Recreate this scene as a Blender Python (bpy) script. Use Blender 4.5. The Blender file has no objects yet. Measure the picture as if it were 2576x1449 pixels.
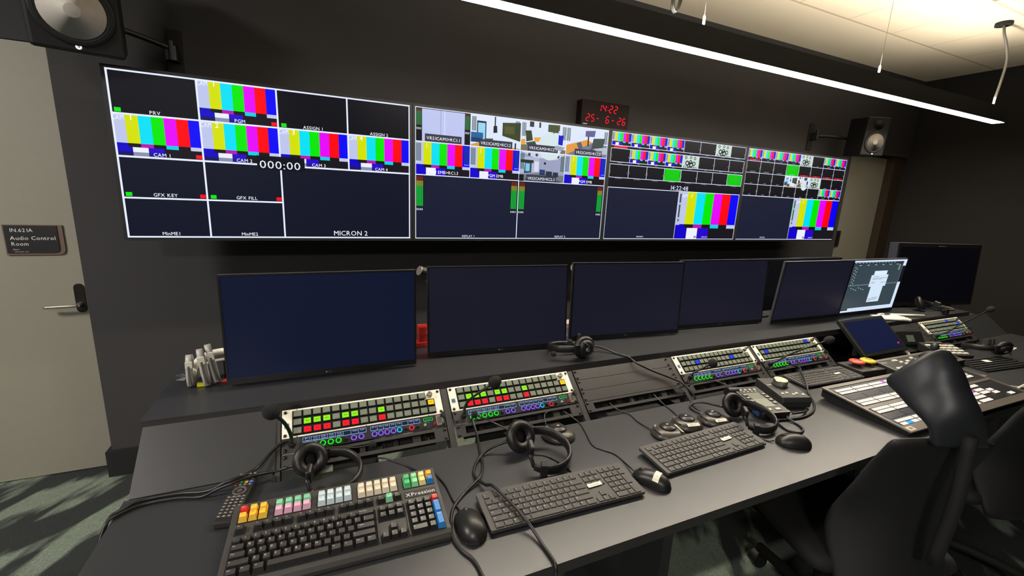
import bpy, math, random
from mathutils import Matrix, Vector, Euler
random.seed(7)
S = bpy.context.scene
COL = S.collection
PI = math.pi

# ---------------------------------------------------------------- camera, world, exposure, big lights
cam_d = bpy.data.cameras.new('camera')
cam_d.sensor_width = 36.0
cam_d.lens = 1082.9 / 2576 * 36.0
cam_d.clip_start = 0.02
cam = bpy.data.objects.new('camera', cam_d)
COL.objects.link(cam)


def cam_matrix(loc, yaw, pitch, roll):
    f = Vector((math.sin(yaw) * math.cos(pitch), math.cos(yaw) * math.cos(pitch), math.sin(pitch)))
    r = Vector((math.cos(yaw), -math.sin(yaw), 0))
    u = r.cross(f)
    r2 = math.cos(roll) * r + math.sin(roll) * u
    u2 = -math.sin(roll) * r + math.cos(roll) * u
    m = Matrix((r2, u2, -f)).transposed().to_4x4()
    m.translation = Vector(loc)
    return m


CAM = Vector((1.0186, -2.27, 1.4958))
cam.matrix_world = cam_matrix(CAM, .4213, -.2103, .0463)
S.camera = cam
W = bpy.data.worlds.new('world')
S.world = W
W.use_nodes = True
W.node_tree.nodes['Background'].inputs[0].default_value = (.9, .95, 1, 1)
W.node_tree.nodes['Background'].inputs[1].default_value = 0.012
S.view_settings.view_transform = 'Standard'
S.view_settings.look = 'None'
S.view_settings.gamma = 1
S.view_settings.exposure = 0.12
S.view_settings.use_curve_mapping = False
LED_DOWN = 80.0      # diffuser under the long pendant
LED_UP = 44.0        # its uplight
TROFFER = 100.0       # ceiling panels further back in the room

# ---------------------------------------------------------------- materials
MATS = {}


def lin(c):
    return tuple((x / 12.92 if x <= .04045 else ((x + .055) / 1.055) ** 2.4) for x in (v / 255 for v in c))


def mat(name, rgb, rough=.5, metal=0., noise=.12, scale=60., bump=0., bscale=400., spec=.5, coat=0.):
    if name in MATS:
        return MATS[name]
    m = bpy.data.materials.new(name)
    m.use_nodes = True
    nt = m.node_tree
    b = nt.nodes['Principled BSDF']
    c = lin(rgb)
    b.inputs['Roughness'].default_value = rough
    b.inputs['Metallic'].default_value = metal
    b.inputs['Specular IOR Level'].default_value = spec
    b.inputs['Coat Weight'].default_value = coat
    tc = nt.nodes.new('ShaderNodeTexCoord')
    n = nt.nodes.new('ShaderNodeTexNoise')
    n.inputs['Scale'].default_value = scale
    n.inputs['Detail'].default_value = 3
    nt.links.new(tc.outputs['Object'], n.inputs['Vector'])
    mx = nt.nodes.new('ShaderNodeMix')
    mx.data_type = 'RGBA'
    mx.inputs[6].default_value = (*[v * (1 - noise) for v in c], 1)
    mx.inputs[7].default_value = (*[min(1, v * (1 + noise)) for v in c], 1)
    nt.links.new(n.outputs['Fac'], mx.inputs[0])
    nt.links.new(mx.outputs[2], b.inputs['Base Color'])
    if bump:
        n2 = nt.nodes.new('ShaderNodeTexNoise')
        n2.inputs['Scale'].default_value = bscale
        nt.links.new(tc.outputs['Object'], n2.inputs['Vector'])
        bp = nt.nodes.new('ShaderNodeBump')
        bp.inputs['Strength'].default_value = bump
        bp.inputs['Distance'].default_value = .001
        nt.links.new(n2.outputs['Fac'], bp.inputs['Height'])
        nt.links.new(bp.outputs[0], b.inputs['Normal'])
    MATS[name] = m
    return m


def emi(rgb, k=1.0):
    """something that gives off light: a screen area, an indicator"""
    key = 'glow_%02x%02x%02x_%g' % (*rgb, k)
    if key in MATS:
        return MATS[key]
    m = bpy.data.materials.new(key)
    m.use_nodes = True
    nt = m.node_tree
    b = nt.nodes['Principled BSDF']
    b.inputs['Base Color'].default_value = (0, 0, 0, 1)
    b.inputs['Specular IOR Level'].default_value = .12
    b.inputs['Roughness'].default_value = .4
    b.inputs['Emission Color'].default_value = (*lin(rgb), 1)
    b.inputs['Emission Strength'].default_value = k
    MATS[key] = m
    return m


def grid_mat():
    m = bpy.data.materials.new('ceiling_tile')
    m.use_nodes = True
    nt = m.node_tree
    b = nt.nodes['Principled BSDF']
    b.inputs['Roughness'].default_value = .9
    g = nt.nodes.new('ShaderNodeNewGeometry')
    sp = nt.nodes.new('ShaderNodeSeparateXYZ')
    nt.links.new(g.outputs['Position'], sp.inputs[0])

    def line(sock, off, pitch, wd):
        a = nt.nodes.new('ShaderNodeMath'); a.operation = 'ADD'; a.inputs[1].default_value = off
        d = nt.nodes.new('ShaderNodeMath'); d.operation = 'DIVIDE'; d.inputs[1].default_value = pitch
        f = nt.nodes.new('ShaderNodeMath'); f.operation = 'FRACT'
        l = nt.nodes.new('ShaderNodeMath'); l.operation = 'LESS_THAN'; l.inputs[1].default_value = wd / pitch
        nt.links.new(sock, a.inputs[0]); nt.links.new(a.outputs[0], d.inputs[0])
        nt.links.new(d.outputs[0], f.inputs[0]); nt.links.new(f.outputs[0], l.inputs[0])
        return l.outputs[0]
    lx = line(sp.outputs[0], 20 * .52 - 4.40, .52, .007)
    ly = line(sp.outputs[1], 20 * .575 + .17, .575, .016)
    mk = nt.nodes.new('ShaderNodeMath'); mk.operation = 'GREATER_THAN'; mk.inputs[1].default_value = .17
    ng = nt.nodes.new('ShaderNodeMath'); ng.operation = 'MULTIPLY'; ng.inputs[1].default_value = -1
    nt.links.new(sp.outputs[1], ng.inputs[0]); nt.links.new(ng.outputs[0], mk.inputs[0])
    mu = nt.nodes.new('ShaderNodeMath'); mu.operation = 'MULTIPLY'
    nt.links.new(lx, mu.inputs[0]); nt.links.new(mk.outputs[0], mu.inputs[1])
    mxm = nt.nodes.new('ShaderNodeMath'); mxm.operation = 'MAXIMUM'
    nt.links.new(mu.outputs[0], mxm.inputs[0]); nt.links.new(ly, mxm.inputs[1])
    mx = nt.nodes.new('ShaderNodeMix'); mx.data_type = 'RGBA'
    mx.inputs[6].default_value = (*lin((236, 224, 200)), 1)
    mx.inputs[7].default_value = (*lin((196, 182, 154)), 1)
    nt.links.new(mxm.outputs[0], mx.inputs[0])
    nt.links.new(mx.outputs[2], b.inputs['Base Color'])
    return m


def carpet_mat():
    m = bpy.data.materials.new('carpet')
    m.use_nodes = True
    nt = m.node_tree
    b = nt.nodes['Principled BSDF']
    b.inputs['Roughness'].default_value = .95
    g = nt.nodes.new('ShaderNodeNewGeometry')
    mp = nt.nodes.new('ShaderNodeMapping')
    mp.vector_type = 'TEXTURE'
    mp.inputs['Rotation'].default_value = (0, 0, .95)
    mp.inputs['Scale'].default_value = (.80, .26, 1)
    nt.links.new(g.outputs['Position'], mp.inputs[0])
    n = nt.nodes.new('ShaderNodeTexNoise'); n.inputs['Scale'].default_value = 1.3; n.inputs['Detail'].default_value = 3
    nt.links.new(mp.outputs[0], n.inputs['Vector'])
    r = nt.nodes.new('ShaderNodeValToRGB')
    r.color_ramp.elements[0].position = .485; r.color_ramp.elements[0].color = (*lin((56, 63, 63)), 1)
    r.color_ramp.elements[1].position = .545; r.color_ramp.elements[1].color = (*lin((160, 176, 158)), 1)
    nt.links.new(n.outputs['Fac'], r.inputs[0])
    n2 = nt.nodes.new('ShaderNodeTexNoise'); n2.inputs['Scale'].default_value = 220
    nt.links.new(g.outputs['Position'], n2.inputs['Vector'])
    mx = nt.nodes.new('ShaderNodeMix'); mx.data_type = 'RGBA'; mx.blend_type = 'MULTIPLY'; mx.inputs[0].default_value = .9
    nt.links.new(r.outputs[0], mx.inputs[6]); nt.links.new(n2.outputs['Color'], mx.inputs[7])
    gm = nt.nodes.new('ShaderNodeMix'); gm.data_type = 'RGBA'; gm.blend_type = 'ADD'; gm.inputs[0].default_value = .45
    nt.links.new(mx.outputs[2], gm.inputs[6]); nt.links.new(r.outputs[0], gm.inputs[7])
    wv = nt.nodes.new('ShaderNodeTexWave'); wv.inputs['Scale'].default_value = 38; wv.inputs['Distortion'].default_value = 6
    wv.inputs['Detail Scale'].default_value = 8
    nt.links.new(g.outputs['Position'], wv.inputs['Vector'])
    rb = nt.nodes.new('ShaderNodeMix'); rb.data_type = 'RGBA'; rb.blend_type = 'MULTIPLY'; rb.inputs[0].default_value = .6
    nt.links.new(gm.outputs[2], rb.inputs[6]); nt.links.new(wv.outputs['Color'], rb.inputs[7])
    nt.links.new(rb.outputs[2], b.inputs['Base Color'])
    bp = nt.nodes.new('ShaderNodeBump'); bp.inputs['Strength'].default_value = .9; bp.inputs['Distance'].default_value = .004
    nt.links.new(wv.outputs['Fac'], bp.inputs['Height'])
    nt.links.new(bp.outputs[0], b.inputs['Normal'])
    return m


BLACK = mat('black_plastic', (26, 26, 27), .42)
MATTE = mat('matte_black', (20, 20, 21), .75)
RUBBER = mat('black_rubber', (17, 17, 18), .5)
FOAM = mat('black_foam', (24, 24, 25), .95, bump=.8, bscale=900)
LEATHER = mat('black_vinyl', (24, 23, 23), .38, bump=.5, bscale=500)
CABLE = mat('black_cable', (26, 25, 25), .4)
WALLP = mat('black_wall_paint', (53, 52, 53), .85, noise=.06, scale=8, bump=.25, bscale=300)
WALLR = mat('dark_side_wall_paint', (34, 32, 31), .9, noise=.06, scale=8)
BROWN = mat('brown_jamb', (52, 41, 28), .6)
DOORW = mat('door_laminate', (140, 136, 123), .55, noise=.04, scale=30)
DESK = mat('grey_laminate', (45, 46, 49), .36, noise=.07, scale=900, bump=.12, bscale=900, spec=.9)
DESKD = mat('dark_laminate', (52, 52, 55), .5, noise=.06)
EDGE = mat('dark_edge_band', (58, 56, 56), .5)
RACK = mat('rack_black_metal', (52, 51, 51), .45, noise=.05, bump=.15, bscale=1200)
RACKD = mat('rack_dark_recess', (16, 16, 17), .6)
CREAM = mat('cream_metal', (246, 240, 224), .4, noise=.03)
STEEL = mat('steel', (190, 185, 176), .28, 1.)
SCREWM = mat('screw_black', (60, 58, 58), .25, .9)
LCD = mat('lcd_olive', (112, 119, 105), .3, noise=.06, scale=120)
BTNB = mat('button_bezel', (14, 14, 15), .4)
WHITEP = mat('white_plastic', (226, 222, 208), .4, noise=.04)
WHITEG = mat('white_grey_plastic', (176, 174, 166), .35, noise=.05)
PAPER = mat('white_label', (236, 230, 214), .7, noise=.03)
INK = mat('label_ink', (40, 38, 40), .7)
KEYW = mat('white_legend', (226, 224, 220), .6)
KBODY = mat('keyboard_grey', (66, 64, 62), .5, noise=.05, bump=.2, bscale=1200)
KKEY = mat('keyboard_key_grey', (58, 56, 54), .5, noise=.05)
KDARK = mat('keyboard_key_black', (38, 37, 36), .45)
REDP = mat('red_plastic', (206, 52, 44), .45)
FABRIC = mat('chair_black_fabric', (20, 20, 21), .8, noise=.2, scale=300, bump=.4, bscale=900)
CHAIRP = mat('chair_dark_plastic', (36, 38, 43), .42)
CONE = mat('speaker_cone_grey', (206, 200, 190), .55, noise=.04)
ALU = mat('brushed_aluminium', (160, 154, 142), .4, .6)


# ---------------------------------------------------------------- mesh helpers
class MB:
    def __init__(self):
        self.v = []; self.f = []; self.k = []; self.s = []; self.m = []

    def idx(self, m):
        if m not in self.m:
            self.m.append(m)
        return self.m.index(m)

    def add(self, vs, fs, m, sm=False, M=None):
        o = len(self.v); k = self.idx(m)
        self.v += [(M @ Vector(p))[:] if M else tuple(p) for p in vs]
        for f in fs:
            self.f.append(tuple(i + o for i in f)); self.k.append(k); self.s.append(sm)
        return self

    def box(self, a, b, m, M=None, t=0., e=0.):
        """box from a to b; t insets the top (keycap taper), e shifts the top in +y"""
        x0, y0, z0 = a; x1, y1, z1 = b
        v = [(x0, y0, z0), (x1, y0, z0), (x1, y1, z0), (x0, y1, z0),
             (x0 + t, y0 + t + e, z1), (x1 - t, y0 + t + e, z1), (x1 - t, y1 - t * .5 + e * .2, z1), (x0 + t, y1 - t * .5 + e * .2, z1)]
        return self.add(v, [(3, 2, 1, 0), (4, 5, 6, 7), (0, 1, 5, 4), (1, 2, 6, 5), (2, 3, 7, 6), (3, 0, 4, 7)], m, M=M)

    def quad(self, a, b, c, d, m, M=None):
        return self.add([a, b, c, d], [(0, 1, 2, 3)], m, M=M)

    def prism(self, pts, z0, z1, m, M=None, sm=False):
        n = len(pts)
        v = [(x, y, z0) for x, y in pts] + [(x, y, z1) for x, y in pts]
        self.add(v, [tuple(range(n - 1, -1, -1)), tuple(range(n, 2 * n))], m, M=M)
        o = len(self.v) - 2 * n; k = self.idx(m)
        for i in range(n):
            j = (i + 1) % n
            self.f.append((o + i, o + j, o + n + j, o + n + i)); self.k.append(k); self.s.append(sm)
        return self

    def lathe(self, prof, m, n=24, M=None, sm=True):
        v = []; f = []
        for r, z in prof:
            for i in range(n):
                a = 2 * PI * i / n
                v.append((r * math.cos(a), r * math.sin(a), z))
        for j in range(len(prof) - 1):
            for i in range(n):
                i2 = (i + 1) % n
                f.append((j * n + i, j * n + i2, (j + 1) * n + i2, (j + 1) * n + i))
        if prof[0][0] > 1e-6:
            f.append(tuple(range(n - 1, -1, -1)))
        if prof[-1][0] > 1e-6:
            f.append(tuple((len(prof) - 1) * n + i for i in range(n)))
        return self.add(v, f, m, sm, M)

    def cyl(self, r, z0, z1, m, n=20, M=None, b=0.):
        p = [(r, z0), (r, z1)] if not b else [(r, z0), (r, z1 - b), (r - b, z1)]
        return self.lathe(p, m, n, M, False)

    def ball(self, c, r, m, M=None, sc=(1, 1, 1), n=16):
        prof = [(max(1e-7, math.sin(PI * i / n)), -math.cos(PI * i / n)) for i in range(n + 1)]
        T = Matrix.Translation(c) @ Matrix.Diagonal((r * sc[0], r * sc[1], r * sc[2], 1))
        return self.lathe(prof, m, n + 4, (M @ T) if M else T)

    def torus(self, R, r, m, M=None, a0=0., a1=2 * PI, n=28, k=8, sy=1.):
        full = abs(a1 - a0 - 2 * PI) < 1e-6
        c = n if full else n + 1
        v = []; f = []
        for i in range(c):
            a = a0 + (a1 - a0) * i / n
            for j in range(k):
                q = 2 * PI * j / k
                v.append(((R + r * math.cos(q)) * math.cos(a), (R + r * math.cos(q)) * math.sin(a), r * sy * math.sin(q)))
        for i in range(n):
            i2 = (i + 1) % c
            for j in range(k):
                j2 = (j + 1) % k
                f.append((i * k + j, i2 * k + j, i2 * k + j2, i * k + j2))
        if not full:
            f.append(tuple(range(k - 1, -1, -1))); f.append(tuple((c - 1) * k + j for j in range(k)))
        return self.add(v, f, m, True, M)

    def tube(self, pts, r, m, n=8, step=5, M=None, sx=1.0, closed=False):
        P = spline(pts, step) if step > 1 else [Vector(p) for p in pts]
        rr = r if callable(r) else (lambda t: r)
        v = []; f = []; c = len(P); up = None
        for i, p in enumerate(P):
            t = (P[min(i + 1, c - 1)] - P[max(i - 1, 0)]).normalized()
            if up is None:
                up = Vector((0, 0, 1)) if abs(t.z) < .9 else Vector((1, 0, 0))
            a = t.cross(up)
            if a.length < 1e-6:
                a = t.orthogonal()
            a.normalize(); up = a.cross(t).normalized()
            R = rr(i / (c - 1))
            for j in range(n):
                q = 2 * PI * j / n
                v.append(p + a * math.cos(q) * R * sx + up * math.sin(q) * R)
        for i in range(c - 1):
            for j in range(n):
                j2 = (j + 1) % n
                f.append((i * n + j, i * n + j2, (i + 1) * n + j2, (i + 1) * n + j))
        f.append(tuple(range(n - 1, -1, -1))); f.append(tuple((c - 1) * n + j for j in range(n)))
        return self.add(v, f, m, True, M)

    def text(self, s, M, h, m, width=None, align='l'):
        """flat lettering in the local xy plane of M, cap height h"""
        x = 0; out = []
        for ch in s:
            g = glyph(ch)
            out.append((x, g)); x += g[2]
        if x <= 0:
            return self
        k = h / CAPH; kx = k if width is None else width / x
        x0 = {'l': 0, 'c': -x * kx / 2, 'r': -x * kx}[align]
        for gx, g in out:
            if g[0]:
                self.add([(x0 + (gx + px) * kx, py * k, 0) for px, py in g[0]], g[1], m, M=M)
        return self

    def mesh(self, name):
        d = bpy.data.meshes.new(name)
        d.from_pydata([tuple(p) for p in self.v], [], self.f)
        for m in self.m:
            d.materials.append(m)
        d.polygons.foreach_set('material_index', self.k)
        d.polygons.foreach_set('use_smooth', self.s)
        d.update()
        return d


def spline(pts, step):
    P = [Vector(p) for p in pts]
    if len(P) < 3:
        return [P[0].lerp(P[-1], i / step) for i in range(step + 1)]
    Q = [P[0] * 2 - P[1]] + P + [P[-1] * 2 - P[-2]]
    out = []
    for i in range(1, len(Q) - 2):
        a, b, c, d = Q[i - 1:i + 3]
        for k in range(step):
            t = k / step
            out.append(.5 * ((2 * b) + (c - a) * t + (2 * a - 5 * b + 4 * c - d) * t * t + (3 * b - a - 3 * c + d) * t ** 3))
    out.append(P[-1])
    return out


GL = {}


def glyph(ch):
    if ch in GL:
        return GL[ch]
    cu = bpy.data.curves.new('g', 'FONT')
    cu.body = ch; cu.size = 1; cu.resolution_u = 2
    o = bpy.data.objects.new('g', cu)
    COL.objects.link(o)
    dg = bpy.context.evaluated_depsgraph_get()
    me = o.evaluated_get(dg).to_mesh()
    vs = [(v.co.x, v.co.y) for v in me.vertices] if me else []
    fs = [tuple(p.vertices) for p in me.polygons] if me else []
    w = (max(p[0] for p in vs) + .07) if vs else .32
    if ch in '.:,':
        w += .02
    o.evaluated_get(dg).to_mesh_clear()
    bpy.data.objects.remove(o); bpy.data.curves.remove(cu)
    GL[ch] = (vs, fs, w)
    return GL[ch]


CAPH = max(p[1] for p in glyph('H')[0])


def T(x=0, y=0, z=0, rx=0, ry=0, rz=0):
    return Matrix.Translation((x, y, z)) @ Euler((rx, ry, rz)).to_matrix().to_4x4()


def align(a, b):
    """matrix at a whose +z runs to b"""
    a = Vector(a); d = (Vector(b) - a)
    return Matrix.Translation(a) @ d.to_track_quat('Z', 'Y').to_matrix().to_4x4()


def put(name, mb, parent=None, loc=(0, 0, 0), rot=(0, 0, 0), bevel=0., label=None, sub=0, thick=0.):
    d = mb.mesh(name) if isinstance(mb, MB) else mb
    o = bpy.data.objects.new(name, d)
    COL.objects.link(o)
    o.location = loc; o.rotation_euler = rot
    if parent:
        o.parent = parent
    if thick:
        md = o.modifiers.new('s', 'SOLIDIFY'); md.thickness = thick; md.offset = 0
    if bevel:
        md = o.modifiers.new('b', 'BEVEL'); md.width = bevel; md.segments = 2; md.limit_method = 'ANGLE'; md.angle_limit = .9
    if sub:
        md = o.modifiers.new('u', 'SUBSURF'); md.levels = sub; md.render_levels = sub
    if label:
        o['label'] = label
    return o


def tag(o, label, cat, group=None):
    o['label'] = label; o['category'] = cat
    if group:
        o['group'] = group
    return o


def thing(name, label, cat, loc=(0, 0, 0), rot=(0, 0, 0), group=None):
    if loc[2] in (.718, .842):
        loc = (loc[0], loc[1], loc[2] + .0008)          # resting on the desk or the shelf
    o = bpy.data.objects.new(name, None)
    COL.objects.link(o)
    o.location = loc; o.rotation_euler = rot; o.empty_display_size = .05
    return tag(o, label, cat, group)


def struct(name, mb, parent=None, bevel=0.):
    o = put(name, mb, parent, bevel=bevel)
    o['kind'] = 'structure'
    return o


def dup(root, label=None, loc=None, rot=None, scale=None):
    r = root.copy(); COL.objects.link(r)
    for ch in list(root.children):
        c = ch.copy(); COL.objects.link(c); c.parent = r
        for g in ch.children:
            d = g.copy(); COL.objects.link(d); d.parent = c
    if loc is not None:
        r.location = loc
    if rot is not None:
        r.rotation_euler = rot
    if scale:
        r.scale = (scale,) * 3
    if label:
        r['label'] = label
    return r


# ---------------------------------------------------------------- room
ZC = 2.79; YW = .33; YD = .425; XR = 6.58
DX0, DX1 = -1.0, -.006            # left door
EX0, EX1 = 5.63, 6.40            # right door
struct('floor', MB().box((-2.2, -5.2, -.1), (XR + .1, .7, 0), carpet_mat()))
struct('ceiling', MB().box((-2.2, -5.2, ZC), (XR + .1, .7, ZC + .1), grid_mat()))
b = MB()
b.box((DX1, YW, 0), (EX0, .7, ZC), WALLP)
b.box((-2.2, YW + .1, 2.05), (DX1, .7, ZC), WALLP)
b.box((-2.2, YW + .1, 0), (DX0 - .01, .7, 2.05), WALLP)
b.box((EX0, YW, 2.06), (XR, .7, ZC), WALLP)
struct('wall_back', b)
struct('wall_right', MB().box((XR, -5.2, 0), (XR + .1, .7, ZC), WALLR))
struct('wall_left', MB().box((-2.2, -5.2, 0), (-2.1, YW + .1, ZC), WALLP))
struct('wall_front', MB().box((-2.1, -5.2, 0), (XR, -5.1, ZC), WALLP))
struct('trim_1', MB().box((EX1 + .005, YD - .07, 0), (XR, YD + .2, 2.06), BROWN))
b = MB()
b.box((DX1 - .02, YW - .022, 0), (EX0, YW, .14), MATTE)
b.box((DX1 - .02, YW, 0), (DX1, YD - .002, .14), MATTE)
struct('baseboard_back', b)


def door(name, x0, x1, hx, flip):
    d = struct(name, MB().box((x0, YD, .006), (x1, YD + .045, 2.045), DOORW))
    # plate and lever
    n = 10; pts = []
    for i in range(n + 1):
        a = PI * i / n; pts.append((.019 * math.cos(a), .052 + .019 * math.sin(a)))
    for i in range(n + 1):
        a = PI + PI * i / n; pts.append((.019 * math.cos(a), -.052 + .019 * math.sin(a)))
    M = T(hx, YD, .918, PI / 2)
    h = MB().prism(pts, 0, .008, mat('dark_bronze', (48, 44, 42), .35, .6), M)
    h.cyl(.009, .008, .045, ALU, M=M @ T(0, -.028, 0))
    s = 1 if flip else -1
    h.tube([(hx, YD - .045, .89), (hx + s * .03, YD - .05, .889), (hx + s * .08, YD - .05, .888), (hx + s * .118, YD - .048, .887)], .0075, ALU)
    o = put('door_handle', h, d)
    o['label'] = 'brushed metal lever on dark plate'
    return d


door('door_1', DX0, DX1, -.065, False)
door('door_2', EX0 + .003, EX1, 6.30, False)


def sign(x0, x1, z0, z1, label, lines):
    t = thing('door_sign', label, 'sign', (x0, YD - .002, z0))
    w, h = x1 - x0, z1 - z0; c = .022
    out = [(0, 0), (w - c, 0), (w - c * .3, c * .3), (w, c), (w, h), (0, h)]
    put('backing_plate', MB().prism(out, 0, .006, mat('sign_bronze', (104, 84, 70), .5), T(0, 0, 0, PI / 2)), t)
    c2 = .018; w2 = w - .018
    inn = [(.006, .01), (w2 - c2, .01), (w2 - c2 * .3, .01 + c2 * .3), (w2, .01 + c2), (w2, h - .003), (.006, h - .003)]
    f = MB().prism(inn, .006, .010, mat('sign_black', (20, 20, 24), .5), T(0, 0, 0, PI / 2))
    for s, x, z, hh in lines:
        f.text(s, T(x, -.0103, z, PI / 2), hh, KEYW)
    put('text_panel', f, t)


sign(-.29, -.087, 1.130, 1.268, 'black room sign reading Audio Control Room on the left pale door', [
    ('1N.621A', .022, 1.236 - 1.13, .0155), ('Audio Control', .022, 1.200 - 1.13, .0165), ('Room', .022, 1.174 - 1.13, .0155), ('. Please', .022, .024, .005), ('keep closed  quiet', .03, .014, .004)])
sign(5.66, 5.86, 1.134, 1.304, 'black room sign on the right pale door beside the display wall', [('1N.621', .03, .13, .016), ('Control', .03, .1, .016), ('Room', .03, .07, .016)])


# ---------------------------------------------------------------- pendant light and ceiling things
LX0, LX1 = 1.35, 5.55
t = thing('pendant_light', 'long black linear pendant lamp glowing warm white across the room', 'lamp', (LX0, -.641, 2.27))
L = LX1 - LX0
b = MB()
b.box((0, -.034, -.097), (L, -.031, 0), MATTE); b.box((0, .031, -.097), (L, .034, 0), MATTE)
b.box((0, -.031, -.060), (L, .031, -.052), MATTE); b.box((-.003, -.034, -.099), (0, .034, 0), MATTE); b.box((L, -.034, -.099), (L + .003, .034, 0), MATTE)
put('housing', b, t)
put('diffuser', MB().box((0, -.031, -.098), (L, .031, -.094), emi((255, 243, 224), LED_DOWN)), t, label='glowing warm white strip')
put('uplight', MB().box((0, -.029, -.052), (L, .029, -.004), emi((255, 243, 224), LED_UP)), t)
for x, y2, bend in ((2.63, -.62, 0), (4.0, -.63, 0), (5.41, -.64, 1)):
    x -= LX0
    w = MB()
    if bend:
        w.tube([(x, 0, .05), (x + .02, 0, .15), (x + .03, 0, .30), (x - .04, 0, .40), (x - .10, 0, .45), (x - .11, .01, .515)], .008, mat('grey_cable_sleeve', (96, 92, 86), .6), n=8)
        w.cyl(.045, .50, .52, MATTE, M=T(x - .11, .01, 0))
    else:
        w.tube([(x, 0, .05), (x, 0, .52)], .0012, STEEL, n=6)
    w.lathe([(.002, .06), (.006, .05), (.006, .02), (.004, .018)], WHITEP, 10, T(x, 0, 0))
    w.tube([(x, 0, .022), (x - .008, 0, .006), (x - .010, 0, 0)], .0032, WHITEP, n=6)
    w.tube([(x, 0, .022), (x + .008, 0, .006), (x + .010, 0, 0)], .0032, WHITEP, n=6)
    put('power_cord' if bend else 'suspension_wire', w, t)
t = thing('cable_coil', 'coiled black cable with ties hanging above the pendant lamp', 'cable', (2.50, -.60, 2.30))
b = MB()
for i in range(3):
    b.torus(.05, .005, CABLE, T(0, -.006 + .006 * i, .085, PI / 2, .25, .35) @ Matrix.Diagonal((.62, 1.25, 1, 1)), k=6)
b.tube([(-.01, 0, .145), (-.01, .01, .3), (0, .02, .49)], .004, CABLE)
put('coil', b, t)
b = MB()
for q in (1.0, 2.3, 4.1):
    b.torus(.010, .003, MATTE, T(.032 * math.cos(q), 0, .085 + .062 * math.sin(q), 0, q), n=10, k=5)
b.tube([(-.03, 0, .05), (0, 0, .10), (.03, 0, .15)], .0012, CABLE); b.tube([(-.03, 0, .12), (.03, 0, .11)], .0012, CABLE)
put('tie', b, t)
# ceiling air vents, corners of them at the top edge of the photo
VG = mat('vent_grey', (128, 122, 110), .6)
for x0, y0, lb in ((3.27, -.78, 'grey square ceiling vent nearer the middle of the top edge'), (4.28, -1.28, 'grey square ceiling vent near the top right corner')):
    t = thing('ceiling_vent', lb, 'vent', (x0, y0, ZC), group='ceiling vents')
    fr = MB()
    for a, c in (((0, 0), (.53, .03)), ((0, .5), (.53, .53)), ((0, .03), (.03, .5)), ((.5, .03), (.53, .5))):
        fr.box((*a, -.012), (*c, 0), VG)
    put('frame', fr, t)
    bl = MB()
    for i in range(9):
        y = .05 + .052 * i
        bl.add([(.03, y, -.002), (.5, y, -.002), (.5, y + .034, -.012), (.03, y + .034, -.012)], [(0, 1, 2, 3)], VG)
    bl.box((.03, .03, -.002), (.5, .5, -.001), RACKD)
    put('louvre', bl, t)
# light panels further back in the same room (behind the photographer)
for x, y in ((-1.4, -1.6), (-.2, -4.4)):
    t = thing('ceiling_light', 'square flush ceiling light behind the photographer', 'lamp', (x, y, ZC), group='flush ceiling lights')
    put('frame', MB().box((-.3, -.3, -.012), (.3, .3, 0), WHITEP), t)
    put('diffuser', MB().box((-.28, -.28, -.016), (.28, .28, -.012), emi((255, 248, 240), TROFFER)), t)


# ---------------------------------------------------------------- display wall
DW, PITCH, DX, DZ = 1.1564, 1.1825, .2852, 1.9069
DH = DW * 9 / 16
WH = (225, 232, 255); BK = (14, 14, 22)


class Pic:
    """a picture on a screen: flat areas and lettering, u to the right, v downward"""
    def __init__(self, w, h, k=1.):
        self.b = MB(); self.w = w; self.h = h; self.k = k

    def M(self, u, v, l):
        return T(u * self.w, -.0004 * l, -v * self.h, PI / 2)

    def rect(self, u0, v0, u1, v1, c, l=1, k=None):
        w, h, y = self.w, self.h, -.0004 * l
        self.b.quad((u0 * w, y, -v1 * h), (u1 * w, y, -v1 * h), (u1 * w, y, -v0 * h), (u0 * w, y, -v0 * h), emi(c, self.k if k is None else k))
        return self

    def poly(self, pts, c, l=2):
        self.b.add([(u * self.w, -.0004 * l, -v * self.h) for u, v in pts], [tuple(range(len(pts) - 1, -1, -1))], emi(c, self.k))

    def disc(self, u, v, r, c, l=3, n=12, r2=0):
        if r2:
            P = [(u + (q * math.cos(2 * PI * i / n)) , v + q * 16 / 9 * math.sin(2 * PI * i / n)) for q in (r, r2) for i in range(n)]
            self.b.add([(a * self.w, -.0004 * l, -d * self.h) for a, d in P], [(i, (i + 1) % n, n + (i + 1) % n, n + i) for i in range(n)], emi(c, self.k))
        else:
            self.poly([(u + r * math.cos(2 * PI * i / n), v + r * 16 / 9 * math.sin(2 * PI * i / n)) for i in range(n)][::-1], c, l)

    def text(self, s, u, v, h, c=WH, l=6, width=None, al='c'):
        self.b.text(s, self.M(u, v, l), h * self.h, emi(c, self.k), None if width is None else width * self.w, al)

    def hline(self, v, u0, u1, t, c=WH, l=5):
        self.rect(u0, v - t * .5 * 16 / 9, u1, v + t * .5 * 16 / 9, c, l)

    def vline(self, u, v0, v1, t, c=WH, l=5):
        self.rect(u - t / 2, v0, u + t / 2, v1, c, l)


SB = [(184, 192, 228), (205, 218, 0), (0, 216, 240), (0, 224, 0), (222, 0, 240), (250, 0, 12), (6, 0, 240)]
S2 = [(14, 0, 190), (22, 20, 28), (176, 20, 170), (22, 20, 28), (10, 200, 216), (22, 20, 28), (190, 196, 226)]


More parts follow.
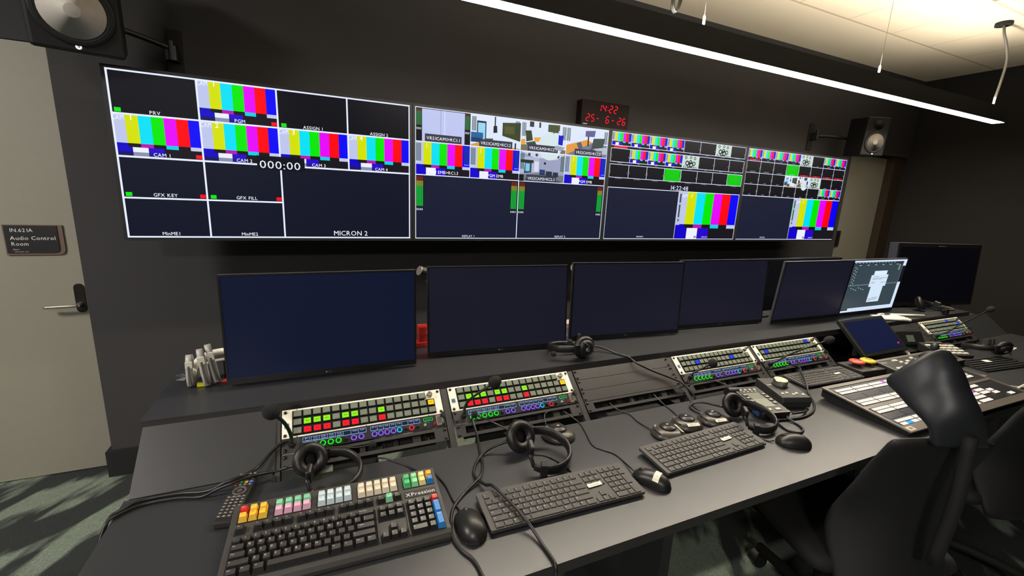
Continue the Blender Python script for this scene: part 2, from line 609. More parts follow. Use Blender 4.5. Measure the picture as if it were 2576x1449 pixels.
def bars(p, u0, v0, u1, v1, title=None, dim=False, meters=False, h1=.68, h2=.77):
    w = u1 - u0; h = v1 - v0
    X = lambda i, n=7: u0 + w * i / n
    for i in range(7):
        p.rect(X(i), v0, X(i + 1), v0 + h * h1, SB[i], 1)
        p.rect(X(i), v0 + h * h1, X(i + 1), v0 + h * h2, S2[i], 1)
    p.rect(u0, v0 + h * h2, u1, v1, (24, 20, 28), 1)
    q = v0 + h * (.885 if dim else 1)
    for i, (c, d) in enumerate((((18, 0, 196), (24, 18, 92)), ((228, 232, 250), (132, 140, 168)), ((36, 4, 200), (30, 16, 140)))):
        a, e = u0 + w * (.01 + .18 * i), u0 + w * (.185 + .18 * i)
        p.rect(a, v0 + h * h2, e, q, c, 2)
        if dim:
            p.rect(a, q, e, v1, d, 2)
    if title:
        p.text('CAM', u0 + w * .004, v0 + h * .15, h * .125, (238, 242, 255), 6, w * .135, 'l')
        p.text(title, u0 + w * .205, v0 + h * .14, h * .125, (250, 252, 255), 6)
    if meters:
        for a in (u0 + w * .015, u1 - w * .105):
            for i in range(4):
                p.rect(a + w * .024 * i, v0 + h * .05, a + w * .024 * i + w * .013, v0 + h * .58, (20, 60, 52), 3)
                p.rect(a + w * .024 * i, v0 + h * .60, a + w * .024 * i + w * .01, v0 + h * .625, (200, 206, 230), 3)


def sketch(p, u0, v0, u1, v1):
    w = u1 - u0; h = v1 - v0
    p.rect(u0, v0, u1, v1, (196, 214, 204), 2)
    for a, c, r in ((.2, .1, .07), (.5, .06, .07), (.75, .12, .07), (.3, .55, .12), (.5, .45, .1), (.55, .65, .13), (.72, .55, .1), (.4, .75, .1)):
        p.disc(u0 + a * w, v0 + c * h + h * .06, r * w, (26, 32, 32), 3, 10, r * w * .55)
    for i in range(9):
        a = .08 + .1 * i
        p.poly([(u0 + a * w, v0 + h * .97), (u0 + (a + .07) * w, v0 + h * .97), (u0 + (a + .04) * w, v0 + h * (.78 + .05 * (i % 3)))], (24, 28, 28), 3)


def room_pic(p, u0, v0, u1, v1, kind):
    w = u1 - u0; h = v1 - v0
    q = lambda pts, c, l=2: p.poly([(u0 + a * w, v0 + d * h) for a, d in pts], c, l)
    R = lambda a, d, e, f, c, l=2: p.rect(u0 + a * w, v0 + d * h, u0 + e * w, v0 + f * h, c, l)
    WHT = (214, 224, 246)
    R(0, 0, 1, 1, WHT, 1)
    if kind == 1:
        q([(0, .95), (.2, .84), (1, .96), (1, 1), (0, 1)], (206, 150, 60))
        R(.12, .18, .30, .84, (30, 44, 60)); R(.14, .24, .28, .80, (150, 206, 236), 3); R(0, .55, .24, .84, (36, 96, 150), 4); R(0, .72, .2, .86, (20, 60, 110), 5)
        R(.46, 0, .485, .32, (40, 44, 46)); q([(.44, .3), (.51, .28), (.52, .5), (.44, .52)], (30, 32, 36), 3)
        q([(.62, .16), (1, .1), (1, .72), (.62, .58)], (60, 66, 34), 3); R(.66, .26, .86, .5, (78, 84, 48), 4)
        q([(.27, .72), (.44, .7), (.42, 1), (.26, 1)], (66, 80, 56), 4); R(.88, .78, .91, 1, (40, 36, 36), 4)
    elif kind == 2:
        q([(0, .8), (.3, .74), (1, .86), (1, 1), (0, 1)], (112, 112, 92)); q([(.0, .62), (.1, .6), (.1, .78), (0, .8)], (226, 160, 60), 3); q([(.28, .52), (.52, .48), (.5, .66), (.3, .66)], (226, 160, 60), 3)
        q([(.1, .32), (.22, .3), (.26, .62), (.12, .68)], (52, 66, 44), 4); q([(.1, .72), (.3, .64), (.34, .74), (.16, .8)], (60, 76, 52), 4); R(.2, .76, .23, .92, (30, 30, 30), 4)
        R(.18, 0, .27, .18, (50, 54, 58), 3); R(.38, 0, .42, .18, (60, 60, 66), 3)
        q([(.58, .04), (.84, .02), (.84, .3), (.58, .28)], (70, 80, 50), 3); R(.7, .28, .72, .5, (50, 52, 50), 3); q([(.55, .34), (.64, .34), (.65, .5), (.54, .5)], (56, 68, 60), 3)
        p.disc(u0 + .64 * w, v0 + .78 * h, .26 * w, (206, 222, 226), 4, 20)
        q([(.82, .34), (.93, .36), (.92, .7), (.82, .68)], (10, 10, 190), 5); p.disc(u0 + .86 * w, v0 + .28 * h, .05 * w, WHT, 5, 12, .03 * w)
        q([(.78, .72), (.98, .76), (.9, .9), (.72, .84)], (150, 160, 176), 6)
    elif kind == 3:
        q([(0, .66), (.5, .4), (.62, .5), (0, 1)], (220, 150, 62)); q([(0, 1), (.62, .5), (1, .56), (1, 1)], (112, 118, 142))
        q([(.44, .1), (.68, .06), (.66, .28), (.44, .3)], (96, 92, 142), 3); R(.5, .28, .53, .62, (40, 30, 40), 3)
        q([(.24, .56), (.34, .5), (.4, .7), (.3, .76)], (88, 92, 112), 4); q([(.64, .34), (.92, .3), (.88, .64), (.6, .72)], (64, 74, 70), 4)
        for i in range(4):
            p.disc(u0 + (.3 + .15 * i) * w, v0 + (.86 - .03 * i) * h, .05 * w, (70, 76, 96), 4, 12, .03 * w)
        q([(.66, .7), (1, .6), (1, .86), (.8, .9)], (178, 186, 200), 5); R(.0, .0, .1, .3, WHT, 3)
    else:
        R(0, .0, 1, 1, (150, 156, 184), 1); q([(0, 0), (1, 0), (.8, .22), (.3, .18)], (196, 204, 226), 2); q([(0, .2), (.3, .18), (.42, .2), (.42, .66), (0, .74)], (170, 178, 204), 3)
        q([(.12, .36), (.26, .34), (.26, .7), (.1, .74)], (52, 70, 92), 4); R(.13, .4, .22, .66, (120, 196, 220), 5); R(.02, .28, .3, .38, (46, 48, 46), 4)
        R(.32, .32, .42, .66, (206, 212, 230), 4); p.disc(u0 + .55 * w, v0 + .36 * h, .025 * w, (30, 30, 36), 4)
        q([(0, .8), (.4, .7), (1, .74), (1, 1), (0, 1)], (110, 116, 128), 4)
        for a, d, e, f in ((.44, .58, .56, .76), (.58, .62, .72, .8), (.74, .64, .86, .8)):
            R(a, d, e, f, (40, 50, 66), 5)
        R(.46, .62, .53, .7, (40, 60, 160), 6); R(0, .78, .1, 1, (16, 22, 22), 6)
        for i in range(5):
            p.disc(u0 + (.2 + .16 * i) * w, v0 + .1 * h, .03 * w, (60, 64, 74), 3, 8)
        q([(.15, .9), (.6, .82), (.95, .96), (.9, 1), (.1, 1)], (70, 74, 84), 5)


def meter(p, u0, v0, u1, v1, bright=False, top=False):
    n = 4; w = (u1 - u0) / n; h = v1 - v0
    p.rect(u0 - .002, v0 - .005, u1 + .002, v1 + .01, (26, 24, 26), 2)
    for i in range(n):
        a = u0 + w * i; e = a + w * .78
        if bright:
            p.rect(a, v0, e, v0 + h * .15, (112, 36, 34), 3); p.rect(a, v0 + h * .15, e, v0 + h * .32, (136, 142, 40), 3); p.rect(a, v0 + h * .32, e, v1, (14, 168, 56), 3)
        else:
            p.rect(a, v0, e, v0 + h * .15, (98, 40, 40), 3); p.rect(a, v0 + h * .15, e, v1, (42, 112, 66), 3)
        p.rect(a + w * .1, v1 + .018, a + w * .5, v1 + .033, (236, 240, 255), 3)


def tally(p, u, v, c, w=.018, h=.024):
    p.rect(u, v, u + w, v + h, c, 4)


GR = (10, 224, 10); RE = (236, 14, 30)


def screen_one(p):
    p.rect(0, 0, 1, 1, BK, 0, 1.)
    c = .25
    for u, v, u2, v2 in ((0, .5, 1, 1),):
        p.rect(u, v, u2, v2, (18, 21, 38), .5)
    bars(p, .25, 0, .5, .25, '1', True)
    for i in range(4):
        bars(p, c * i, .25, c * (i + 1), .5, str(i + 1), True)
    p.rect(.42, .44, .585, .53, BK, 7)
    p.text('000:00', .5, .522, .05, WH, 8, .145)
    t = .0058
    p.hline(.0045, 0, 1, t); p.hline(.9955, 0, 1, t); p.vline(.003, 0, 1, t); p.vline(.997, 0, 1, t * .8)
    p.hline(.25, 0, 1, t); p.hline(.5, 0, 1, t * 1.1); p.hline(.75, 0, .5, t)
    p.vline(.25, 0, 1, t); p.vline(.5, 0, 1, t); p.vline(.75, 0, .5, t)
    th = .0205
    for s, u, v in (('PRV', .122, .241), ('PGM', .375, .241), ('ASSIGN 1', .622, .241), ('ASSIGN 2', .873, .241),
                    ('CAM 1', .128, .491), ('CAM 2', .38, .491), ('CAM 3', .637, .491), ('CAM 4', .88, .491),
                    ('GFX KEY', .125, .738), ('GFX FILL', .378, .738), ('MinME1', .128, .984), ('MinME2', .378, .984)):
        p.text(s, u, v, th, (244, 246, 255), 6)
    p.text('MICRON 2', .75, .98, .034, (244, 246, 255), 6)
    for u, v, k in ((.011, .217, GR), (.478, .217, RE), (.511, .217, GR), (.228, .466, RE), (.011, .716, GR), (.228, .716, RE), (.261, .716, GR), (.478, .716, RE)):
        tally(p, u, v, k)


def screen_two(p):
    p.rect(0, 0, 1, 1, BK, 0)
    p.rect(0, .5, 1, 1, (26, 29, 50), .5)
    p.rect(.03, .01, .222, .245, (184, 192, 232), 1); p.rect(.111, .01, .114, .22, (150, 158, 205), 2); p.rect(.128, .01, .132, .22, (205, 212, 245), 2)
    meter(p, .006, .012, .028, .13); meter(p, .224, .012, .246, .13)
    for i in (1, 2, 3):
        room_pic(p, .25 * i, .005, .25 * (i + 1), .25, i)
    room_pic(p, .5, .25, .75, .5, 4)
    for a in (0, .25, .75):
        bars(p, a, .25, a + .25, .5, None, False, True)
        p.rect(a + .05, .26, a + .0515, .30, (255, 255, 240), 6)
    for a in (.256, .472, .506, .727, .752, .975):
        for i in range(4):
            p.rect(a + .0055 * i, .02, a + .0055 * i + .0032, .13, (28, 64, 48), 4)
    for a in (.504, .727):
        for i in range(4):
            p.rect(a + .0055 * i, .27, a + .0055 * i + .0032, .40, (28, 84, 56), 4)
    meter(p, .006, .512, .036, .742, True); meter(p, .463, .512, .494, .742, True); meter(p, .506, .512, .536, .742, True); meter(p, .962, .512, .992, .742, True)
    t = .0032
    for v in (.003, .997): p.hline(v, 0, 1, t)
    for u in (.0016, .9984): p.vline(u, 0, 1, t)
    for v in (.25, .5): p.hline(v, 0, 1, t * 1.2)
    for u in (.25, .75): p.vline(u, 0, .5, t)
    p.vline(.5, 0, 1, t * 1.3)
    for s, u, v, d in (('VRS1CAM1>RC1.1', .125, .231, 1), ('VRS1CAM2>RC1.2', .375, .231, 1), ('VRS1CAM3>RC2.1', .622, .231, 1), ('VRS2CAM2>RC2.2', .885, .231, 1),
                       ('PGM EMB>RC1.3', .125, .485, 0), ('PGM EMB', .377, .485, 0), ('VRS2CAM3>RC2.3', .622, .485, 1), ('PGM EMB', .88, .485, 0)):
        if d:
            p.rect(u - .083, v - .042, u + .083, v + .014, (58, 58, 74), 5)
        p.text(s, u, v, .023, (246, 248, 255), 6, .0108 * len(s) if len(s) > 8 else None)
    p.text('REPLAY 1', .25, .988, .017, WH, 6); p.text('REPLAY 2', .75, .988, .017, WH, 6)


def smallcell(p, u0, v0, u1, v1, kind, lab, t=.0028, lv=.012, lcol=(170, 176, 196)):
    w = u1 - u0
    if kind == 'b':
        bars(p, u0, v0, u1, v1, None, False, True)
    elif kind == 's':
        sketch(p, u0, v0, u1, v1)
    elif kind == 'g':
        p.rect(u0, v0, u1, v1, (8, 196, 10), 2)
        for a in (u0 + w * .04, u1 - w * .07):
            p.rect(a, v0 + .015, a + w * .025, v1 - .04, (8, 60, 20), 3)
    elif kind in '123':
        room_pic(p, u0, v0, u1, v1, int(kind))
    else:
        p.rect(u0 + w * .04, v0 + .06, u0 + w * .07, v0 + .066, (190, 150, 110), 3); p.rect(u1 - w * .08, v0 + .07, u1 - w * .05, v0 + .076, (190, 170, 150), 3)
        p.rect(u0 + w * .04, v0 + .078, u0 + w * .07, v0 + .083, (150, 150, 150), 3)
    if lab:
        p.text(lab, (u0 + u1) / 2, v1 + lv, .0085, lcol, 6)
    for v in (v0, v1): p.hline(v, u0, u1, t)
    for u in (u0, u1): p.vline(u, v0, v1, t)


def bottom_pair(p):
    p.rect(0, .506, .5, .998, (27, 30, 50), 1)
    bars(p, .505, .508, .997, .998, None, False, False, .68, .76)
    p.rect(.505, .508, .535, .85, (176, 186, 214), 2)
    p.rect(.516, .53, .526, .62, (40, 52, 60), 3); p.rect(.516, .64, .526, .77, (40, 60, 52), 3); p.rect(.516, .79, .527, .81, (70, 80, 90), 3)
    p.text('AM', .531, .565, .035, (236, 240, 255), 6, None, 'l'); p.text('1', .604, .565, .042, (250, 252, 255), 6)
    p.text('PREVIEW', .25, .983, .014, WH, 6); p.text('PGM DTV', .75, .983, .014, WH, 6)
    p.rect(.66, .965, .68, .985, (130, 136, 160), 5)


def screen_three(p):
    p.rect(0, 0, 1, 1, (18, 18, 26), 0)
    rows = [(.004, .122, 'bbbbkksk', ['CAM 1', 'CAM 2', 'CAM 3', 'CAM 4', 'REPLAY 1', 'REPLAY 2', 'R MATRIX', 'ROUTER 08']),
            (.148, .270, 'kbbbskkk', ['PREVIEW', 'PGM', 'AUX 1', 'AUX 2', 'R MATRIX', 'GFX 1', 'REPLAY', 'AUX 4']),
            (.293, .413, 'kkkgkkkg', ['CG SOURCE 1', 'CG SOURCE 2', 'CG SOURCE 3', 'CG SOURCE 4', 'CG SOURCE 5', 'CG SOURCE 6', 'CG SOURCE 7', 'CG SOURCE 8'])]
    for r, (v0, v1, ks, ls) in enumerate(rows):
        for i in range(8):
            smallcell(p, .002 + .1245 * i, v0, .002 + .1245 * (i + 1), v1, ks[i], ls[i])
    p.rect(.018, .125, .105, .143, (226, 30, 60), 5)
    p.text('14:22:48', .5, .497, .043, WH, 7, .14)
    bottom_pair(p)
    p.hline(.506, 0, 1, .0035); p.hline(.997, 0, 1, .0035); p.vline(.0016, .506, 1, .0035); p.vline(.998, .506, 1, .0035); p.vline(.503, .506, 1, .003)


def screen_four(p):
    p.rect(0, 0, 1, 1, (18, 17, 22), 0)
    rows = [('bbbbskbb', ['CAM 1', 'CAM 2', 'CAM 3', 'CAM 4', 'R MATRIX', 'AUX', 'PREVIEW', 'PGM']),
            ('kkkgkkkk', ['CG SOURCE 1', 'CG SOURCE 2', 'CG SOURCE 3', 'CG SOURCE 4', 'ME 1', 'ME 2', 'ME 3', 'ME 4']),
            ('kkk12skk', ['AUX 1', 'AUX 2', 'AUX 3', 'VRS 1', 'VRS 2', 'R MATRIX', 'ROUTER', 'GFX']),
            ('kkkkkkbb', ['GFX 1', 'GFX 2', 'GFX 3', 'GFX 4', 'GFX 5', 'GFX 6', 'MON 1', 'MON 2'])]
    for r, (ks, ls) in enumerate(rows):
        v0 = .004 + .125 * r
        for i in range(8):
            u0 = .002 + .1245 * i
            smallcell(p, u0, v0, u0 + .1245, v0 + .125, ks[i], None)
            red = (r == 0 and i == 0) or (r == 1 and i > 3)
            if ks[i] == 'b':
                p.rect(u0 + .003, v0 + .094, u0 + .121, v0 + .121, (22, 18, 26), 4)
            if red:
                p.rect(u0 + .015, v0 + .103, u0 + .11, v0 + .118, (190, 28, 44), 5)
            p.text(ls[i], u0 + .062, v0 + .116, .0095, (190, 194, 210), 6)
    bottom_pair(p)
    p.hline(.506, 0, 1, .0032); p.hline(.997, 0, 1, .0035); p.vline(.503, .506, 1, .003)
    p.rect(.509, .56, .517, .72, (60, 200, 60), 5)


DARK = mat('display_bezel_black', (9, 9, 11), .6)
names = ['leftmost wall display, with PRV, PGM and four camera windows',
         'second wall display, with four studio room pictures and two REPLAY windows',
         'third wall display, with three rows of small windows and clock reading 14:22:48',
         'rightmost wall display, with four rows of small windows beside the right door']
for i, fn in enumerate((screen_one, screen_two, screen_three, screen_four)):
    t = thing('wall_display', names[i], 'screen', (DX + PITCH * i, 0, DZ), group='wall displays in one row')
    e = (PITCH - DW) / 2 - .0008
    b = MB()
    b.box((-e, .001, -DH - e), (DW + e, .075, e), DARK)
    for a, c in (((-e, -e * 0 - DH - e), (DW + e, -DH)), ((-e, 0), (DW + e, e)), ((-e, -DH), (0, 0)), ((DW, -DH), (DW + e, 0))):
        b.box((a[0], -.004, a[1]), (c[0], .001, c[1]), DARK)
    put('bezel', b, t)
    p = Pic(DW, DH)
    fn(p)
    put('screen', p.b, t, loc=(0, -.0002, 0))
t = thing('display_mount', 'dark frame carrying the four wall displays', 'mount', (2.6, .2, 1.58))
b = MB()
for z in (-.22, .2):
    b.box((-2.0, -.124, z), (2.05, -.09, z + .05), MATTE)
for x in (-1.7, -.55, .6, 1.75):
    b.box((x, -.09, -.2), (x + .05, .13, .24), MATTE)
put('rail', b, t)

# clock
t = thing('digital_clock', 'black wall clock with red digits 14:22 and 25-6-26', 'clock', (2.587, .262, 1.967), (0, 0, 0))
b = MB().box((0, 0, 0), (.374, .068, .160), mat('clock_black', (26, 18, 19), .6, spec=.2))
put('case', b, t, bevel=.003)
RED = emi((255, 28, 48), 1.0)
SEG = {'0': 'abcdef', '1': 'bc', '2': 'abged', '4': 'fgbc', '5': 'afgcd', '6': 'afgedc', '-': 'g', ' ': ''}
b = MB()


def seven(s, x, z, w, h, th, gap):
    for ch in s:
        if ch == ':':
            for q in (.3, .7):
                b.box((x, -.0016, z + h * q - th / 2), (x + th, -.0006, z + h * q + th / 2), emi((200, 60, 70), .5))
            x += gap * .5
            continue
        sh = lambda xx, zz: (xx + (zz - z) * .14, zz)
        for g in SEG[ch]:
            seg = {'a': ((0, h), (w, h)), 'd': ((0, 0), (w, 0)), 'g': ((0, h / 2), (w, h / 2)), 'f': ((0, h / 2), (0, h)), 'b': ((w, h / 2), (w, h)), 'e': ((0, 0), (0, h / 2)), 'c': ((w, 0), (w, h / 2))}[g]
            (x0, z0), (x1, z1) = seg
            L0 = sh(x + x0, z + z0); L1 = sh(x + x1, z + z1)
            d = Vector((L1[0] - L0[0], 0, L1[1] - L0[1])); d.normalize()
            a = Vector((L0[0], -.0012, L0[1])) + d * th * .7; e = Vector((L1[0], -.0012, L1[1])) - d * th * .7
            b.tube([a, e], th / 2, RED, n=6, step=1)
        x += gap


seven('14', .122, .098, .022, .042, .0058, .036); seven(':', .196, .098, .02, .042, .0058, .036); seven('22', .210, .098, .022, .042, .0058, .038)
seven('25-', .034, .030, .022, .042, .0055, .039); seven('6-', .188, .030, .022, .042, .0055, .044); seven('26', .284, .030, .022, .042, .0055, .038)
put('digits', b, t, label='glowing red digits')
put('maker_badge', MB().box((.014, -.001, .008), (.048, 0, .014), ALU), t)

# speakers
SPK = mat('speaker_black', (14, 14, 16), .6)


def speaker(label, loc, yaw, tilt, arm):
    t = thing('studio_speaker', label, 'speaker', loc, (tilt, 0, yaw), group='wall speakers')
    put('cabinet', MB().box((-.125, 0, -.135), (.125, .25, .255), SPK), t, bevel=.012)
    M = T(0, -.001, 0, PI / 2)
    r = MB().torus(.096, .010, BLACK, M, sy=.8); r.lathe([(.112, 0), (.11, .006), (.102, .007)], SPK, 32, M)
    put('surround', r, t)
    c = MB().lathe([(.088, .0085), (.06, .0035), (.034, .001)], CONE, 36, M); c.torus(.033, .0018, mat('cone_ring', (96, 92, 88), .6), M @ T(0, 0, .0025), k=6)
    c.lathe([(.033, .0015), (.028, .0065), (.018, .010), (.0001, .0115)], mat('dust_cap', (176, 172, 166), .5), 24, M)
    put('cone', c, t, label='pale grey woofer cone')
    tw = MB().lathe([(.05, .004), (.03, .0015), (.015, .002), (.0001, .006)], SPK, 24, T(0, -.001, .175, PI / 2))
    put('tweeter', tw, t)
    put('power_light', MB().torus(.006, .0022, emi((255, 246, 226), 3), T(0, -.003, -.113, PI / 2), n=16, k=6).text('Y', T(-.003, -.003, -.1162, PI / 2), .0055, emi((255, 246, 226), 2)), t, label='glowing white ring')
    return t


speaker('large black studio speaker with grey cone high on the left wall', (.262, -.13, 2.055), .25, .26, 1)
sp = speaker('black studio speaker with grey cone high above the right door', (5.24, -.04, 2.064), -.38, .06, -1)
sp.scale = (.78, .78, .78)


def wall_arm(label, x, z, pts):
    t = thing('speaker_bracket', label, 'bracket', (x, YW, z), group='speaker wall brackets')
    put('wall_plate', MB().box((-.03, -.012, -.11), (.03, 0, .11), MATTE), t, bevel=.002)
    a = MB().box((-.02, -.07, -.03), (.02, -.012, .03), BLACK)
    a.tube(pts, .012, BLACK)
    a.cyl(.014, -.03, .05, BLACK, M=T(0, -.06, 0))
    put('arm', a, t)


wall_arm('black jointed wall bracket beside the left speaker', .44, 2.05, [(0, -.05, .02), (-.07, -.12, .03), (-.16, -.20, .04)])
wall_arm('black jointed wall bracket beside the right speaker', 4.97, 2.12, [(0, -.05, .0), (.10, -.12, .0), (.24, -.17, -.01)])
# ---------------------------------------------------------------- control console
ZD, ZS = .718, .842
TR = .7012                                   # rack slope
RY, RZ = -.905, .826
RX0, RP = .887, .511
CX0, CX1 = .545, 5.38


def rk(x, s, h=0):
    """point on the rack slope: x, distance down the slope, height off it"""
    return Vector((x, RY - s * math.cos(TR) - h * math.sin(TR), RZ - s * math.sin(TR) + h * math.cos(TR)))


t = thing('control_console', 'long dark grey control desk with raised rear shelf', 'desk', (0, 0, 0))
b = MB()
b.prism([(CX0, -1.6), (CX1, -1.6), (CX1, -1.05), (RX0 + 7.98 * RP, -1.05), (RX0 + 7.98 * RP, -1.097), (RX0 - .02, -1.097), (RX0 - .02, -1.052), (CX0, -1.052)], ZD - .003, ZD, DESK)
b.prism([(CX0, -1.6), (CX1, -1.6), (CX1, -1.05), (RX0 + 7.98 * RP, -1.05), (RX0 + 7.98 * RP, -1.097), (RX0 - .02, -1.097), (RX0 - .02, -1.052), (CX0, -1.052)], ZD - .028, ZD - .003, EDGE)
put('desktop', b, t)
b = MB()
b.box((.537, -.865 - .015, ZS - .003), (5.2, -.46, ZS), DESK); b.box((.537, -.865 - .015, ZS - .03), (5.2, -.46, ZS - .003), EDGE)
put('shelf', b, t)


def slope(name, x0, x1, s0=-.01, s1=.176):
    m = MB()
    a = [rk(x0, s0), rk(x1, s0), rk(x1, s1), rk(x0, s1)]
    c = [rk(x0, s0, -.02), rk(x1, s0, -.02), rk(x1, s1, -.02), rk(x0, s1, -.02)]
    m.add(a + c, [(3, 2, 1, 0), (4, 5, 6, 7), (0, 1, 5, 4), (2, 3, 7, 6), (1, 2, 6, 5), (3, 0, 4, 7)], DESK)
    return put(name, m, t)


slope('slope_panel', CX0 + .004, RX0 - .012)
slope('slope_panel', RX0 + 7.985 * RP, CX1 - .01, .0, .20)
for k in range(9):
    m = MB()
    x = RX0 + k * RP - .0245
    x0, x1 = (x, x + .021) if 0 < k < 8 else ((x + .008, x + .021) if k == 0 else (x, x + .012))
    a = [rk(x0, .0), rk(x1, .0), rk(x1, .235), rk(x0, .235)]
    c = [rk(q, s, -.05) for q, s in ((x0, 0), (x1, 0), (x1, .235), (x0, .235))]
    m.add(a + c, [(3, 2, 1, 0), (4, 5, 6, 7), (0, 1, 5, 4), (2, 3, 7, 6), (1, 2, 6, 5), (3, 0, 4, 7)], RACK)
    put('rack_rail', m, t)
for x in (.57, 1.96, 2.97, 4.2, 5.3):
    m = MB().box((x, -1.42, 0), (x + .04, -.5, ZD - .03), DESKD)
    m.prism([(-.93, ZD - .03), (-.5, ZD - .03), (-.5, ZS - .03), (-.865, ZS - .03)], 0, .04, DESKD, Matrix(((0, 0, 1, x), (1, 0, 0, 0), (0, 1, 0, 0), (0, 0, 0, 1))))
    put('side_panel', m, t)
for x0, x1 in ((1.02, 1.16), (1.62, 1.86), (1.93, 2.36), (2.44, 2.87), (3.02, 3.40), (3.95, 4.15), (4.5, 4.92)):
    put('gap_dark_box', MB().box((x0, -1.00, .36), (x1, -.60, .62), RACKD), t)  # black boxes added under the racks to keep the desk gap dark
put('cross_rail', MB().box((.61, -1.35, .60), (5.3, -1.31, .66), DESKD), t)

SCR = MB().lathe([(.0048, 0), (.0048, .002), (.003, .0034), (.0001, .0036)], SCREWM, 12).box((-.0022, -.0005, .0030), (.0022, .0005, .0038), RACKD).mesh('screw')
RKROT = (TR, 0, 0)


def rack_thing(name, label, cat, k, s, group=None):
    p = rk(RX0 + k * RP, s, .001)
    return thing(name, label, cat, p, RKROT, group)


def screws(t, h, m=.006):
    for x in (.0085, .4741):
        for y in (-m - .002, -h + m + .002):
            put('screw', SCR, t, (x, y, .0024))


PW = .4826
U = .0445


def blank(k, s, label, group, h=U - .0012):
    t = rack_thing('rack_blank_panel', label, 'panel', k, s, group)
    put('plate', MB().box((0, -h, 0), (PW, 0, .002), RACK), t, bevel=.0006)
    screws(t, h)
    return t


def cable_panel(k, s, label):
    """one unit plate with a wide dark cable opening"""
    t = rack_thing('rack_cable_panel', label, 'panel', k, s, 'rack cable pass-through panels')
    h = U - .001
    m = MB()
    for a, c in (((0, -h), (.034, 0)), ((.44, -h), (PW, 0)), ((.034, -.009), (.44, 0)), ((.034, -h), (.44, -h + .011))):
        m.box((*a, 0), (*c, .002), RACK)
    put('plate', m, t)
    m = MB().box((.03, -h + .004, -.034), (.444, -.004, -.030), RACKD)
    for a, c in (((.03, -h + .004), (.034, -.004)), ((.44, -h + .004), (.444, -.004)), ((.03, -.009), (.444, -.004)), ((.03, -h + .004), (.444, -h + .011))):
        m.box((*a, -.030), (*c, -.0005), RACKD)
    for i, x in enumerate((.09, .15, .21, .262, .31, .37, .41)):
        m.box((x, -h + .009, -.027), (x + .016 + .01 * (i % 2), -.010, -.021 + .008 * (i % 3)), MATTE)
        m.tube([(x + .01, -.012, -.02), (x + .014, -.024, -.015), (x + .012, -h + .01, -.022)], .0025, CABLE, n=6)
    put('cable_bay', m, t)
    screws(t, h)


# intercom key panels ------------------------------------------------
def btn(c, lit):
    m = MB().box((-.0123, -.0108, 0), (.0123, .0108, .0035), BTNB, t=.0004)
    g = emi(c, 1.0) if lit else LCD
    a, d = (.0108, .0092)
    if lit:
        a, d = .0098, .0082
    m.box((-a, -d, .0035), (a, d, .0052), g, t=.0006)
    if lit:
        m.box((-.005, -.0012, .0052), (.004, .0008, .00525), emi(tuple(int(v * .72) for v in c), .8))
    else:
        m.quad((-a + .001, -d + .003, .0053), (a - .001, -d + .003, .0053), (a - .002, d - .003, .0053), (-a + .002, d - .003, .0053), mat('lcd_face', (122, 130, 116), .25, noise=.1, scale=200))
    return m.mesh('button')


BT = {'': btn((0, 0, 0), 0), 'g': btn((140, 232, 30), 1), 'r': btn((250, 26, 42), 1), 'y': btn((255, 205, 20), 1), 'b': btn((16, 60, 255), 1)}


def ring_mesh(c):
    m = MB().cyl(.0062, 0, .004, BTNB, 14, b=.001)
    m.cyl(.0038, .004, .0085, MATTE, 10, b=.001)
    if c:
        m.torus(.0072, .0013, emi(c, 1.3), T(0, 0, .0015), -.9 - PI / 2 + .75, 1.5 * PI - .6 + .35, 22, 6)
        m.torus(.0052, .0008, emi(tuple(int(v * .55) for v in c), 1.), T(0, 0, .0045), 0, 2 * PI, 14, 5)
    else:
        m.torus(.0068, .0008, RACK, T(0, 0, .001), n=18, k=5)
    return m.mesh('rotary_control')


RG = {'': ring_mesh(None), 'g': ring_mesh((30, 240, 40)), 'p': ring_mesh((140, 96, 255)), 'c': ring_mesh((40, 190, 250)), 'r': ring_mesh((250, 44, 56))}


